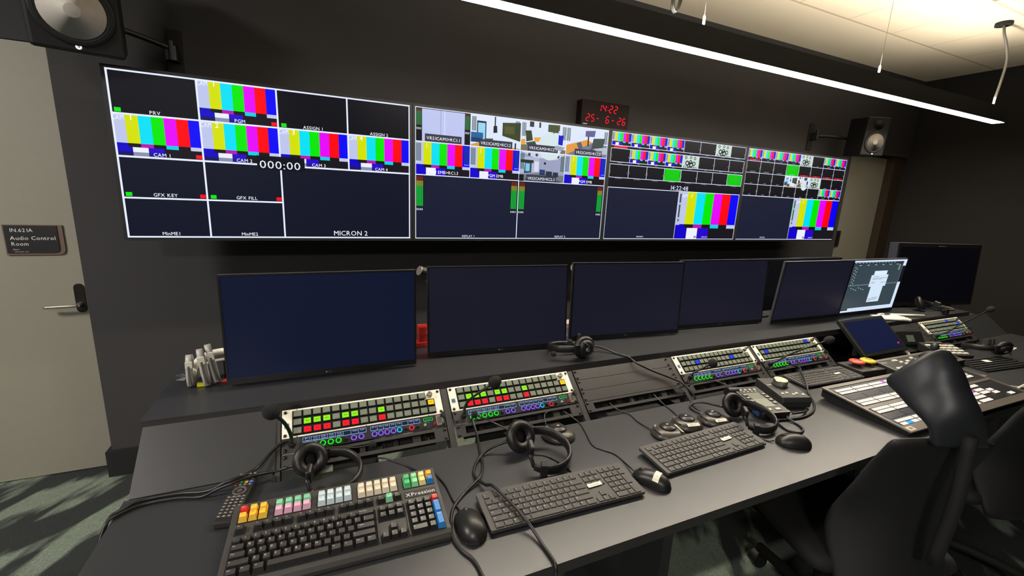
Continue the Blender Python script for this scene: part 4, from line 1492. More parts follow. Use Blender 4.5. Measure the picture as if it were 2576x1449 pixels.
# ---------------------------------------------------------------- round jog pads
def jog(label, loc, yaw, tape=None, tp=0., big=False):
    t = thing('jog_pad', label, 'jog controller', loc, (0, 0, yaw), 'round jog pads on the desk')
    m = MB().lathe([(.046, 0), (.050, .004), (.050, .008), (.044, .016), (.034, .0215), (.024, .0235), (.0001, .0235)], mat('jog_grey', (70, 66, 62), .33, .2, noise=.04), 36, Matrix.Diagonal((1, .86, 1, 1)))
    m.lathe([(.047, 0), (.0505, .003), (.0505, .0055)], MATTE, 36, Matrix.Diagonal((1.005, .865, 1, 1)))
    put('body', m, t)
    w = MB().lathe([(.0235, .020), (.0235, .027), (.021, .0295), (.016, .0295), (.015, .031), (.0095, .0315), (.0001, .0305)], mat('jog_black', (40, 38, 37), .3), 32, T(0, .006, 0))
    for i in range(32):
        a = 2 * PI * i / 32
        w.box((-.0008, -.0008, 0), (.0008, .0008, .006), MATTE, T(.0237 * math.cos(a), .006 + .0237 * math.sin(a), .0205, 0, 0, a))
    put('jog_wheel', w, t)
    put('finger_dimple', MB().ball((0, .012, .0312), .0035, STEEL, sc=(1.3, .8, .3)), t)
    for i in range(3):
        a = 2.5 + .55 * i
        q = MB().box((-.008, -.005, -.001), (.008, .005, .0018), mat('jog_black', (40, 38, 37), .3), T(.0405 * math.cos(a), .0405 * .86 * math.sin(a), .0175, 0, 0, a + PI / 2) @ T(0, 0, 0, -.5))
        put('button', q, t)
    if tape:
        M = T(.036 * math.cos(tp), .031 * math.sin(tp), .0212, 0, 0, tp + PI / 2) @ T(0, 0, 0, .42)
        q = MB().box((-.021, -.0052, 0), (.021, .0052, .0008), PAPER, M)
        q.text(tape, M @ T(0, -.003, .001), .0052, INK, .031, 'c')
        put('label_tape', q, t, label='white label tape')
    if not tape:
        q = MB().text('contour', T(.006, -.035, .0215, .3), .0034, KEYW)
        put('lettering', q, t)
    t.scale = (1.12,) * 3


jog('grey round jog pad without label tape beside the folded headset', (1.712, -1.155, ZD), -.3)
jog('round jog pad with RSP tape on its right edge, nearest of the three together', (2.075, -1.272, ZD), -.35, 'RSP', .15)
jog('round jog pad taped REPLAY 2, middle of the three together', (2.187, -1.246, ZD), -.3, 'REPLAY 2', -1.45)
jog('round jog pad taped REPLAY 1, partly behind the big boom headset', (2.308, -1.255, ZD), -.35, 'REPLAY 1', -1.35)

# ---------------------------------------------------------------- headsets
def headset(label, loc, rot, cable, boom=None, rc=.051, name='headset', flip=1, sc=1., up=.50):
    t = thing(name, label, 'headset', loc, rot, 'boom headsets')
    R = .078
    zc = rc
    m = MB()
    pts = [(R * math.cos(a) * 1.05, flip * R * math.sin(a), zc - .016 + .017 * math.sin(a)) for a in [q * PI / 180 for q in range(-140, 113, 14)]]
    v = []; f = []
    P = spline(pts, 2); c = len(P)
    for i, p in enumerate(P):
        d = (P[min(i + 1, c - 1)] - P[max(i - 1, 0)]).normalized(); nrm = Vector((d.y, -d.x, 0)) * flip
        e = 1 - .35 * abs(2 * i / (c - 1) - 1) ** 4
        for a in range(10):
            q = 2 * PI * a / 10
            v.append(p + nrm * math.cos(q) * .0075 * e + Vector((0, 0, math.sin(q) * .0165 * e)))
    for i in range(c - 1):
        for j in range(10):
            j2 = (j + 1) % 10
            f.append((i * 10 + j, i * 10 + j2, (i + 1) * 10 + j2, (i + 1) * 10 + j))
    f.append(tuple(range(9, -1, -1))); f.append(tuple((c - 1) * 10 + j for j in range(10)))
    m.add(v, f, LEATHER, True)
    put('headband', m, t)
    for i in (3, c - 4):
        p = P[i]; d = (P[i + 1] - P[i - 1]).normalized()
        s = MB().box((-.010, -.0115, -.020), (.010, .0115, .020), BLACK, T(p.x, p.y, p.z, 0, 0, math.atan2(d.y, d.x)))
        put('slider', s, t, bevel=.002)
    # ear cup at the back end, its cushion facing inward
    ang = 122 * PI / 180
    cx, cy = R * 1.12 * math.cos(ang), flip * R * 1.05 * math.sin(ang)
    A = T(cx, cy, zc - .001) @ Vector((.10, -.86 * flip, up)).normalized().to_track_quat('Z', 'Y').to_matrix().to_4x4()
    k = MB().lathe([(.0001, -.020), (.026, -.019), (.036, -.012), (.038, -.004), (.036, .004), (.0001, .004)], BLACK, 28, A)
    k.lathe([(.010, -.0205), (.009, -.0225), (.0001, -.023)], ALU, 16, A)
    cup = put('ear_cup', k, t)
    pad = MB().torus(.0335, .0165, LEATHER, A @ T(0, 0, .010), n=36, k=12, sy=.95)
    pad.lathe([(.022, .006), (.0001, .007)], FOAM, 24, A)
    put('ear_cushion', pad, cup)
    e1 = P[-1]
    y = MB().tube([e1, (cx + .012, cy + .004 * flip, zc + .002)], .0065, BLACK, step=3)
    y.tube([(cx + .02, cy + .016 * flip, zc + .03), (cx - .005, cy + .022 * flip, zc + .012), (cx - .005, cy + .022 * flip, zc)], .004, BLACK)
    put('yoke', y, t)
    # temple pad at the other end
    e0 = P[0]
    tp = MB().box((-.020, -.008, -.021), (.020, .008, .021), LEATHER, T(e0.x + .004, e0.y + flip * .030, zc + .012, 0, -.2, 1.25 * flip))
    put('temple_pad', tp, t, bevel=.006)
    y = MB().tube([e0, (e0.x - .006, e0.y + flip * .016, zc + .006)], .006, BLACK, step=3)
    put('temple_arm', y, t)
    # connector stub and cable
    t.scale = (sc, sc, sc)
    inv = (Matrix.Translation(loc) @ Euler(rot).to_matrix().to_4x4() @ Matrix.Scale(sc, 4)).inverted()
    cb = [inv @ Vector(q) for q in cable]
    con = Vector((cx - .030, cy + .008 * flip, zc - .012))
    q = MB().tube([(cx - .012, cy + .006 * flip, zc - .008), con], .0068, BLACK, step=3)
    q.tube([con, con.lerp(cb[0], .5)], lambda s: .0058 - .002 * s, CABLE, step=3)
    put('plug', q, t)
    q = MB().tube([con.lerp(cb[0], .4)] + cb, .0042, CABLE, n=8, step=6)
    put('cable', q, t)
    if boom:
        bm = [inv @ Vector(p) for p in boom]
        q = MB().tube([Vector((cx, cy, zc))] + bm, .0024, mat('boom_grey', (52, 50, 47), .3, .4), n=8, step=6)
        bo = put('microphone_boom', q, t)
        put('windscreen', MB().ball(bm[-1], .0115, FOAM), bo)
    return t


cr = .0042


def dz(pts, add=.0):
    return [(x, y, z + add) for x, y, z in pts]


C_B = [(.873, -1.078, .738), (.828, -1.093, .7465), (.786, -1.110, .7485), (.750, -1.109, .738), (.715, -1.105, .7230), (.665, -1.091, .7230), (.612, -1.087, .7230), (.580, -1.094, .7230), (.553, -1.112, .7230), (.541, -1.126, .7222), (.5345, -1.142, .708), (.527, -1.165, .67), (.520, -1.19, .60), (.515, -1.24, .45)]
C_A = [(.912, -.985, .772), (.89, -.988, .770), (.862, -1.006, .756), (.831, -1.042, .738), (.80, -1.085, .7475), (.765, -1.094, .744), (.725, -1.091, .727), (.663, -1.072, .7232), (.606, -1.068, .7232), (.572, -1.076, .7232), (.552, -1.096, .7232), (.540, -1.110, .7222), (.533, -1.124, .708), (.522, -1.15, .66), (.512, -1.19, .58), (.508, -1.24, .45)]
C_H2 = [(1.470, -1.165, .735), (1.432, -1.177, .724), (1.394, -1.225, .7225), (1.383, -1.263, .7225), (1.392, -1.322, .736), (1.402, -1.350, .7495), (1.422, -1.42, .7470), (1.434, -1.475, .7435), (1.442, -1.500, .735), (1.449, -1.545, .7232), (1.451, -1.588, .7230), (1.450, -1.604, .7228), (1.448, -1.611, .712), (1.446, -1.618, .68), (1.443, -1.63, .5)]
C_P2 = [(1.46, -1.003, .752), (1.455, -1.073, .727), (1.435, -1.16, .7225), (1.42, -1.222, .724), (1.391, -1.279, .730), (1.337, -1.316, .7225), (1.293, -1.36, .7225), (1.270, -1.417, .7225), (1.265, -1.453, .7225), (1.272, -1.49, .7225), (1.290, -1.53, .7225), (1.294, -1.575, .7230), (1.293, -1.604, .7228), (1.291, -1.611, .712), (1.288, -1.622, .6)]
headset('black single-ear headset behind the big coloured keyboard', (1.015, -1.149, ZD), (0, 0, .16), C_B, [(1.02, -1.07, .775), (1.08, -1.06, .755), (1.132, -1.052, .750)], sc=.92)
headset('black single-ear headset lying behind the slim keyboard nearest the big coloured one', (1.604, -1.250, ZD), (0, 0, .08), C_H2, [(1.50, -1.13, .79), (1.47, -1.08, .79), (1.452, -1.050, .790)])
headset('black single-ear headset leaning by the round jog pads and handheld remote panel', (2.432, -1.318, ZD), (0, 0, -.22),
        [(2.36, -1.15, .735), (2.33, -1.13, .7225), (2.30, -1.16, .7225), (2.315, -1.215, .7225), (2.36, -1.25, .7225)], [(2.42, -1.25, .765), (2.50, -1.285, .745), (2.562, -1.310, .731)], sc=.92)
headset('black boom headset on the rear shelf in front of the third monitor', (1.965, -.772, ZS), (0, 0, PI - .12),
        [(2.085, -.782, .868), (2.13, -.79, .86), (2.165, -.83, .8485), (2.186, -.868, .8475), (2.196, -.888, .8465), (2.205, -.905, .838), (2.216, -.930, .828), (2.274, -.960, .801), (2.339, -.988, .776), (2.384, -1.020, .757), (2.398, -1.066, .732), (2.402, -1.086, .700), (2.402, -1.0895, .64)],
        [(1.96, -.85, .873), (1.90, -.835, .868), (1.872, -.815, .868)], rc=.050, up=.02)
headset('black headset at the far end of the desk, below the far right intercom panel', (4.545, -1.19, ZD), (0, 0, 2.6), [(4.645, -1.14, .73), (4.705, -1.15, .7225), (4.745, -1.22, .7225), (4.685, -1.27, .7225)])
headset('dark headset on the shelf in front of the big right-hand monitor', (4.88, -.80, ZS), (0, 0, .3), [(4.95, -.80, .85), (5.02, -.82, .8465), (5.08, -.80, .8465), (5.10, -.76, .8465)])


def cable(label, pts, r=.0022, name='cable'):
    o = put(name, MB().tube(pts, r, CABLE, n=8, step=6))
    return tag(o, label, 'cable')


cable('black cable from the leftmost intercom panel drooping over the left desk edge', C_A, .0042)
cable('black cable from the second intercom panel crossing the desk to its front edge', C_P2, .0040)
cable('thin cable of the mouse beside the big keyboard', [(1.306, -1.381, .722), (1.300, -1.33, .7205), (1.297, -1.267, .7205), (1.285, -1.215, .7205), (1.277, -1.19, .7205)])
cable('thin cable of the big coloured keyboard running back to the rack gap', [(1.245, -1.216, .735), (1.225, -1.16, .7205), (1.186, -1.112, .7205), (1.155, -1.085, .7205), (1.14, -1.06, .70), (1.135, -1.04, .62)])
cable('thin cable of the white-taped mouse curving back to the rack', [(1.823, -1.402, .7285), (1.833, -1.346, .7205), (1.83, -1.301, .7205), (1.807, -1.27, .7205), (1.792, -1.236, .7205), (1.814, -1.16, .7205), (1.826, -1.11, .7205), (1.815, -1.06, .728), (1.800, -1.035, .737)])
cable('thin cable of the grey jog pad looping up to the rack', [(1.708, -1.108, .726), (1.704, -1.08, .728), (1.717, -1.045, .740), (1.737, -1.030, .742)])
cable('thin cable of the RSP jog pad', [(2.040, -1.238, .724), (2.035, -1.166, .7205), (2.041, -1.110, .7205), (2.011, -1.075, .728), (2.002, -1.037, .737)])
cable('thin cable of the middle jog pad taped REPLAY 2', [(2.200, -1.198, .724), (2.218, -1.14, .7205), (2.223, -1.10, .7205), (2.222, -1.06, .73), (2.221, -1.034, .738)])
cable('thin cable of the REPLAY 1 jog pad', [(2.318, -1.214, .724), (2.325, -1.15, .7205), (2.355, -1.10, .7205), (2.370, -1.06, .735), (2.363, -1.032, .742), (2.33, -1.031, .738)])
cable('thin cable arching from the rack to the handheld remote panel', [(2.345, -1.026, .742), (2.40, -1.028, .748), (2.47, -1.035, .758), (2.535, -1.06, .762), (2.565, -1.11, .752), (2.575, -1.145, .748)], .0026)
cable('thick black cable from the blue-key intercom panel curling round in front of the remote panel', [(3.105, -1.020, .748), (3.085, -1.06, .757), (3.03, -1.107, .755), (2.955, -1.178, .745), (2.905, -1.225, .7240), (2.836, -1.29, .7225), (2.758, -1.334, .7225), (2.682, -1.351, .7225), (2.619, -1.348, .7225), (2.55, -1.336, .7225), (2.52, -1.33, .7225)], .0045)
cable('black cable loop lying beside the headset microphone', [(2.575, -1.322, .7225), (2.537, -1.343, .7225), (2.519, -1.377, .7225), (2.519, -1.405, .7225), (2.542, -1.424, .7225), (2.577, -1.411, .7225), (2.596, -1.373, .7225), (2.592, -1.345, .727), (2.60, -1.335, .7315)], .0042)
cable('black cable loop between the remote panel and the long cable', [(2.640, -1.330, .7315), (2.69, -1.335, .7315), (2.74, -1.318, .7225), (2.752, -1.288, .7225), (2.725, -1.268, .7225), (2.69, -1.262, .7225)], .0042)
cable('thin cable of the unlabelled right-hand mouse', [(2.395, -1.430, .726), (2.381, -1.420, .7205), (2.372, -1.395, .7205), (2.372, -1.36, .7205), (2.37, -1.345, .7205)])
cable('thin cable between the second headset and the slim keyboard in front of it', [(1.59, -1.22, .7205), (1.618, -1.236, .7205), (1.639, -1.272, .7205), (1.651, -1.312, .7205), (1.653, -1.340, .7205)])
# ---------------------------------------------------------------- touch screen, remote panel, boxes
t = thing('touch_screen', 'dark tilted touch screen with a small red mark, between intercom panels and mixer', 'screen', (3.855, -.973, .821), (-.809, 0, .005))
w, h = .42, .229
put('casing', MB().box((-w / 2, 0, -h / 2), (w / 2, .022, h / 2), BLACK), t, bevel=.003)
m = MB().quad((-w / 2 + .022, -.0008, -h / 2 + .022), (w / 2 - .022, -.0008, -h / 2 + .022), (w / 2 - .022, -.0008, h / 2 - .018), (-w / 2 + .022, -.0008, h / 2 - .018), off_panel('backlit_touch_navy', (16, 26, 62), .25))
R2 = emi((206, 60, 50), .9)
m.box((w / 2 - .062, -.0016, -h / 2 + .044), (w / 2 - .044, -.0009, -h / 2 + .050), R2); m.box((w / 2 - .056, -.0016, -h / 2 + .050), (w / 2 - .038, -.0009, -h / 2 + .054), R2)
put('screen', m, t)
m = MB().box((-.17, .022, -h / 2 + .05), (-.05, .034, h / 2 - .05), MATTE)
m.tube([(-.11, .03, 0), (-.11, .07, -.04), (-.11, .10, -.07)], .016, MATTE)
put('stand', m, t)
put('leg', MB().box((w / 2 - .012, .01, -h / 2 - .03), (w / 2 + .002, .018, -h / 2 + .005), WHITEP), t, label='short white foot')

t = thing('handheld_remote', 'handheld black remote panel with grey display and white keys, behind the mouse', 'control panel', (2.576, -1.232, ZD + .0045), (.10, 0, -.20))
m = MB().box((-.060, -.092, .006), (.060, .092, .032), BLACK)
put('body', m, t, bevel=.004)
m = MB().box((-.0585, -.0905, .032), (.0585, .0905, .0335), ALU).box((-.056, -.088, .0335), (.056, .088, .0342), mat('panel_face_black', (30, 31, 32), .4))
m.box((-.02, -.006, .0342), (.02, .004, .0344), MATTE)
put('face_plate', m, t)
m = MB().box((-.030, -.052, .0342), (.030, .044, .0352), mat('lcd_grey', (136, 140, 124), .3, noise=.05))
m.box((-.029, .002, .0352), (.029, .043, .0354), mat('lcd_grey_dark', (112, 118, 106), .3))
put('display', m, t)
KWP = mat('small_key_pale', (214, 208, 192), .5)
for s in (-1, 1):
    for i in range(4):
        q = MB().box((-.0095, -.0042, 0), (.0095, .0042, .003), mat('key_dark', (52, 52, 52), .5)).box((-.007, .0012, .003), (.007, .0034, .0033), KWP).box((-.007, -.003, .003), (.007, -.0012, .0033), KWP)
        put('key', q, t, (s * .0435, .030 - .0205 * i, .0342))
for x in (-.028, .012):
    q = MB().box((-.010, -.0055, 0), (.010, .0055, .003), KWP)
    put('key', q, t, (x + .008, -.071, .0342))
q = MB()
for i in range(4):
    q.box((-.035 + .022 * i, .066, .0342), (-.027 + .022 * i, .074, .0349), KWP); q.box((-.028 + .018 * i, .054, .0342), (-.023 + .018 * i, .058, .0349), KWP)
put('icon_row', q, t)
put('end_dial', MB().cyl(.020, 0, .05, BLACK, 24, T(-.085, .078, .022, 0, PI / 2, 0) , b=.004), t)
put('clip', MB().box((-.066, -.075, .010), (-.059, -.045, .026), mat('blue_plastic', (36, 72, 128), .4)), t, label='blue plastic clip')

t = thing('monitor_controller', 'grey black desktop box with large silver knob and five round buttons', 'control box', (2.745, -1.210, ZD), (0, 0, -.30))
m = MB().prism([(-.085, .004), (-.088, .030), (-.080, .046), (.08, .058), (.085, .004)], -.062, .062, mat('box_dark_grey', (44, 45, 45), .5), Matrix(((0, 0, 1, 0), (1, 0, 0, 0), (0, 1, 0, 0), (0, 0, 0, 1))))
put('body', m, t, bevel=.002)
M = T(.0, .018, .0535, .075)
k = MB().cyl(.031, 0, .006, mat('dial_black', (50, 50, 48), .4), 32, M).cyl(.027, .006, .026, STEEL, 36, M, b=.002).cyl(.025, .026, .0264, mat('knob_cream', (216, 206, 182), .35, .4), 36, M)
put('volume_knob', k, t, label='large silver knob')
for i, (x, y) in enumerate(((-.040, -.052), (-.018, -.046), (.002, -.058), (.022, -.050), (.044, -.060))):
    M = T(x, y, .0482 + (y + .06) * .05, .075)
    put('button', MB().torus(.0062, .0012, STEEL, M, n=16, k=6).cyl(.0052, 0, .0028, mat('button_cream', (206, 198, 178), .4), 16, M), t)
put('badge', MB().box((-.055, .020, .0530), (-.034, .034, .0538), KWP), t)

t = thing('button_box', 'small black box with red and yellow mushroom buttons', 'button box', (3.462, -1.132, ZD), (0, 0, -.086))
put('body', MB().box((-.092, -.062, 0), (.092, .062, .030), mat('box_brown_black', (40, 36, 35), .45)), t, bevel=.002)
put('lettering', MB().text('RESET', T(-.01, -.052, .0303), .008, KWP, .04), t)
for x, c, nm, lb in ((-.034, mat('mushroom_red', (226, 88, 72), .4), '1', 'red mushroom button'), (.040, mat('mushroom_yellow', (240, 196, 44), .4), '2', 'yellow mushroom button')):
    q = MB().cyl(.016, 0, .016, MATTE, 20).lathe([(.031, .016), (.034, .019), (.033, .024), (.026, .028), (.0001, .029)], c, 32)
    q.torus(.012, .0012, MATTE, T(0, 0, .0288), n=20, k=5); q.text(nm, T(0, -.006, .0296), .012, MATTE, None, 'c')
    put('mushroom_button', q, t, (x, .006 - .003 * (x > 0), .030), label=lb)

# remote control under the big keyboard
t = thing('remote_control', 'slim black remote control partly under the big coloured keyboard', 'remote control', (.800, -1.148, ZD), (.03, 0, -.17))
put('body', MB().box((-.024, -.092, .003), (.024, .086, .020), mat('remote_black', (36, 34, 34), .4)), t, bevel=.004)
cols = {(1, 0): (60, 190, 110), (3, 0): (200, 50, 50), (3, 1): (60, 170, 80), (3, 2): (220, 170, 50), (3, 3): (60, 90, 200)}
for r in range(15):
    if 5 <= r <= 7:
        continue
    for c in range(4):
        q = MB().box((-.0042, -.0032, 0), (.0042, .0032, .0022), mat('remote_key_%d%d' % (r, c), cols[(r, c)], .5) if (r, c) in cols else mat('remote_key', (78, 74, 72), .5))
        q.box((-.0018, -.0006, .0022), (.0018, .0006, .0023), KEYW)
        put('key', q, t, (-.0165 + .011 * c, .078 - .0108 * r, .020))
q = MB().torus(.0135, .003, mat('remote_key', (78, 74, 72), .5), T(0, .0135, .0205), n=24, k=6).cyl(.006, .019, .022, mat('remote_key', (78, 74, 72), .5), 16, T(0, .0135, 0))
put('navigation_ring', q, t)
put('strip', MB().box((-.012, -.011, .020), (.012, -.007, .0208), mat('remote_silver', (150, 150, 156), .4)), t)

# ---------------------------------------------------------------- vision mixer
t = thing('vision_mixer', 'large vision mixer panel with rows of lit white buttons on the right of the desk', 'control panel', (2.905, -1.580, ZD), (0, 0, -.02))
TV_ = .097
VF = Matrix.Translation((0, 0, .018)) @ Euler((TV_, 0, 0)).to_matrix().to_4x4()
FR = mat('mixer_frame', (112, 106, 98), .4, .4, noise=.05)
FACE = mat('mixer_face', (24, 24, 28), .4)
L, Dp = .98, .318
YX = Matrix(((0, 0, 1, 0), (1, 0, 0, 0), (0, 1, 0, 0), (0, 0, 0, 1)))
z2 = .018 + Dp * math.sin(TV_)
put('body', MB().prism([(0.012, 0), (.008, .008), (.004, .0145), (Dp * math.cos(TV_), z2 - .002), (Dp * math.cos(TV_), .012), (.28, 0)], .010, L - .010, MATTE, YX), t, bevel=.001)
m = MB()
for y0, y1 in ((0, .034), (.148, .164), (.300, Dp)):
    m.box((0, y0, -.002), (L, y1, .0035), FR, VF)
for x0, x1 in ((0, .014), (.588, .602), (L - .014, L)):
    m.box((x0, .034, -.002), (x1, .148, .0034), FR, VF); m.box((x0, .164, -.002), (x1, .300, .0034), FR, VF)
m.box((.012, .006, .0035), (.048, .026, .0042), mat('plate_cream', (214, 204, 178), .4), VF); m.box((.022, .011, .0042), (.038, .021, .0045), mat('plate_grey', (120, 114, 100), .4), VF)
put('frame', m, t)
put('face_plate', MB().box((.014, .034, -.002), (L - .014, .148, .0012), FACE, VF).box((.014, .164, -.002), (L - .014, .300, .0012), FACE, VF), t)
LCDV = off_panel('mixer_display', (24, 28, 42), .3)
for y in (.078, .212):
    for i in range(5):
        put('label_display', MB().box((.024 + .113 * i, y, .0012), (.024 + .113 * i + .109, y + .028, .0024), LCDV, VF), t)


def vbtn(g, wd=.0085, hd=.0078):
    q = MB().box((-wd, -hd, 0), (wd, hd, .0028), mat('mixer_button_skirt', (120, 112, 104), .5), t=.0006)
    q.box((-wd + .0012, -hd + .0012, .0028), (wd - .0012, hd - .0012, .0048), g, t=.0008)
    return q


LIT = emi((244, 234, 222), 1.0)
VB = {0: vbtn(LIT).mesh('button'), 1: vbtn(emi((230, 110, 250), 1.0)).mesh('button'), 2: vbtn(emi((40, 170, 250), 1.0)).mesh('button')}
cells = []
for r, y in enumerate((.0425, .0605, .120, .1375, .1755, .193, .257, .2755)):
    for g in range(5):
        for i in range(6):
            c = 2 if (r == 0 and g == 0 and i in (2, 3)) else 1 if (r == 7 and g == 2 and i == 5) else 0
            cells.append((.034 + .113 * g + .0178 * i, y, c))
WMX = Matrix.Translation((2.905, -1.58, ZD)) @ Euler((0, 0, -.02)).to_matrix().to_4x4() @ VF
cells.sort(key=lambda q: ((WMX @ Vector((q[0], q[1], 0))) - CAM).length)
rest = MB()
nb = 0
for x, y, c in cells:
    M = VF @ T(x, y, .0012)
    if nb < 96:
        put('button', VB[c], t, M.translation, (TV_, 0, 0)); nb += 1
    else:
        b2 = vbtn({0: LIT, 1: emi((230, 110, 250), 1.0), 2: emi((40, 170, 250), 1.0)}[c])
        for k, f in enumerate(b2.f):
            pass
        o = len(rest.v)
        rest.v += [(M @ Vector(p))[:] for p in b2.v]
        rest.f += [tuple(i + o for i in f) for f in b2.f]
        rest.k += [rest.idx(b2.m[k]) for k in b2.k]; rest.s += b2.s
# button blocks of the right-hand section
def blk(x, y, nx, ny, px=.0215, py=.0205, hi=()):
    for i in range(nx):
        for j in range(ny):
            b2 = vbtn(emi((230, 110, 250), 1.0) if (i, j) in hi else LIT, .0095, .0088)
            M = VF @ T(x + px * i, y + py * j, .0012)
            o = len(rest.v)
            rest.v += [(M @ Vector(p))[:] for p in b2.v]
            rest.f += [tuple(k + o for k in f) for f in b2.f]
            rest.k += [rest.idx(b2.m[k]) for k in b2.k]; rest.s += b2.s


blk(.62, .046, 4, 1); blk(.625, .070, 4, 3, hi=((3, 2),)); blk(.725, .086, 3, 2); blk(.80, .074, 2, 2); blk(.87, .05, 2, 1); blk(.60 + .02, .134, 9, 1, .021)
blk(.86, .196, 3, 4); blk(.86, .285, 2, 1); blk(.70, .178, 2, 2)
put('button', rest, t)['kind'] = 'stuff'
put('fader_panel', MB().box((.615, .175, .0012), (.69, .295, .004), mat('pad_dark', (34, 34, 38), .4), VF), t)
for x in (.63, .66):
    put('fader', MB().box((x, .185, .004), (x + .004, .285, .0045), MATTE, VF).box((x - .008, .22, .004), (x + .012, .245, .018), mat('fader_knob', (70, 70, 72), .35), VF), t)

t = thing('joystick_module', 'black joystick strip marked TD with white keys behind the vision mixer', 'control panel', (3.535, -1.255, ZD), (0, 0, -.02))
put('body', MB().prism([(0, 0), (0, .030), (.118, .046), (.122, .002)], 0, .60, MATTE, YX), t)
VF2 = Matrix.Translation((0, 0, .0305)) @ Euler((.1347, 0, 0)).to_matrix().to_4x4()
m = MB()
for a, c in (((0, 0), (.60, .016)), ((0, .104), (.60, .119)), ((0, .016), (.012, .104)), ((.588, .016), (.60, .104))):
    m.box((*a, 0), (*c, .003), FR, VF2)
put('frame', m, t)
put('face_plate', MB().box((.012, .016, -.001), (.588, .104, .0015), FACE, VF2).text('TD', VF2 @ T(.02, .082, .0016), .013, KWP, .038).text('1', VF2 @ T(.066, .082, .0016), .013, mat('plate_grey', (120, 114, 100), .4)), t)
for x, y in ((.135, .088), (.150, .070), (.163, .052), (.205, .070), (.275, .088), (.285, .068), (.045, .03), (.075, .030), (.105, .030), (.12, .09), (.2, .045), (.3, .05)):
    put('button', MB().box((-.010, -.007, 0), (.010, .007, .005), KWP, VF2 @ T(x, y, .0015), t=.001), t)
M = VF2 @ T(.37, .055, .0015)
q = MB().lathe([(.042, 0), (.042, .010), (.030, .026), (.016, .034), (.010, .036)], RUBBER, 28, M).cyl(.006, .03, .06, ALU, 14, M).lathe([(.014, .056), (.018, .066), (.018, .080), (.012, .090), (.0001, .092)], mat('knob_dark', (44, 46, 52), .35), 24, M)
put('joystick', q, t)

# things further right on the desk
t = thing('shot_controller', 'far small panel with white key rows beyond the joystick strip', 'control panel', (4.275, -1.13, ZD), (0, 0, -.35))
put('body', MB().prism([(-.07, 0), (-.07, .018), (.07, .045), (.07, 0)], -.10, .10, MATTE, YX), t)
M = Matrix.Translation((0, 0, .0315)) @ Euler((.19, 0, 0)).to_matrix().to_4x4()
for r in range(4):
    for c in range(5):
        put('button', MB().box((-.014, -.0075, 0), (.014, .0075, .005), KWP, M @ T(-.072 + .036 * c, -.05 + .028 * r, 0), t=.001), t)
put('display', MB().box((-.06, .058, .001), (.04, .067, .006), LCD, M), t)
t = thing('desk_phone', 'dark slanted handset panel beside the far small white-key panel', 'phone', rk(4.185, .105, .004), (TR, 0, -.25))
t.scale = (.85,) * 3
put('body', MB().prism([(-.045, 0), (-.045, .02), (.045, .05), (.045, 0)], -.10, .10, BLACK, YX), t, bevel=.002)
put('display', MB().box((-.04, -.028, 0), (.02, .02, .002), mat('lcd_dull', (92, 104, 98), .3), Matrix.Translation((0, 0, .0355)) @ Euler((.32, 0, 0)).to_matrix().to_4x4()), t)
t = thing('document_tray', 'flat black ridged tray with a small white card, right of the mixer', 'tray', (4.33, -1.31, ZD), (0, 0, -.1))
m = MB().box((-.20, -.07, 0), (.20, .07, .008), MATTE)
for i in range(6):
    m.box((-.195, -.062 + .022 * i, .008), (.195, -.054 + .022 * i, .013), RUBBER)
put('base', m, t)
tag(put('card', MB().box((-.022, -.014, 0), (.022, .014, .0012), PAPER), None, (4.32, -1.29, ZD + .0135), (0, 0, -.15)), 'small white card lying on the black ridged tray', 'card')
t = thing('strip_labels', 'long pale strip of paper labels on the desk left of the second chair', 'paper', (4.80, -1.22, ZD), (0, 0, .12))
m = MB().box((-.12, -.016, 0), (.12, .016, .0015), PAPER)
for i in range(7):
    m.box((-.11 + .033 * i, -.010, .0015), (-.085 + .033 * i, .010, .0018), mat('label_green_grey', (150, 160, 130), .7))
put('sheet', m, t)
tag(put('pen', MB().tube([(-.045, 0, .005), (.05, .002, .005)], .0048, WHITEP, step=2), None, (4.03, -1.512, ZD), (0, 0, .05)), 'white pen lying at the right edge of the vision mixer', 'pen')
t = thing('cable_clip', 'small silver clamp with white cable behind the right edge of the mixer', 'clamp', (3.93, -1.40, ZD))
put('clamp_block', MB().box((-.03, -.012, 0), (.03, .012, .022), BLACK).box((-.01, -.014, .022), (.03, .004, .026), ALU), t)
put('cord', MB().tube([(.0, -.012, .01), (.02, -.06, .006), (.05, -.10, .005), (.12, -.13, .005)], .004, WHITEG), t)

# ---------------------------------------------------------------- things on the shelf
t = thing('plastic_loop_rack', 'white plastic frame with three upright grey-white loops beside the leftmost monitor', 'rack', (.65, -.66, ZS), (0, 0, 0))


def loop(x, y, z, H, rz, lean):
    m = MB(); n = 22
    M = T(x, y, z, 0, lean, rz)
    out = []; inn = []
    for i in range(n):
        a = 2 * PI * i / n
        out.append((.026 * math.cos(a) * (1 + .0 * a), H / 2 + H / 2 * math.sin(a)))
        inn.append((.016 * math.cos(a), H / 2 + (H / 2 - .012) * math.sin(a)))
    # ring in the local y-z plane, thin along x
    v = []
    for sx in (-.0088, .0088):
        v += [(sx, p, q) for p, q in out] + [(sx, p, q) for p, q in inn]
    f = []
    for i in range(n):
        j = (i + 1) % n
        f += [(i, j, n + j, n + i), (2 * n + i, 3 * n + i, 3 * n + j, 2 * n + j), (i, 2 * n + i, 2 * n + j, j), (n + i, n + j, 3 * n + j, 3 * n + i)]
    m.add(v, f, WHITEG, True, M)
    m.box((-.0092, -.0268, H * .66), (.0092, -.0190, H * .84), WHITEP, M)
    m.box((-.003, -.0272, H * .15), (.003, -.0262, H * .72), mat('groove_grey', (96, 94, 88), .5), M)
    return m


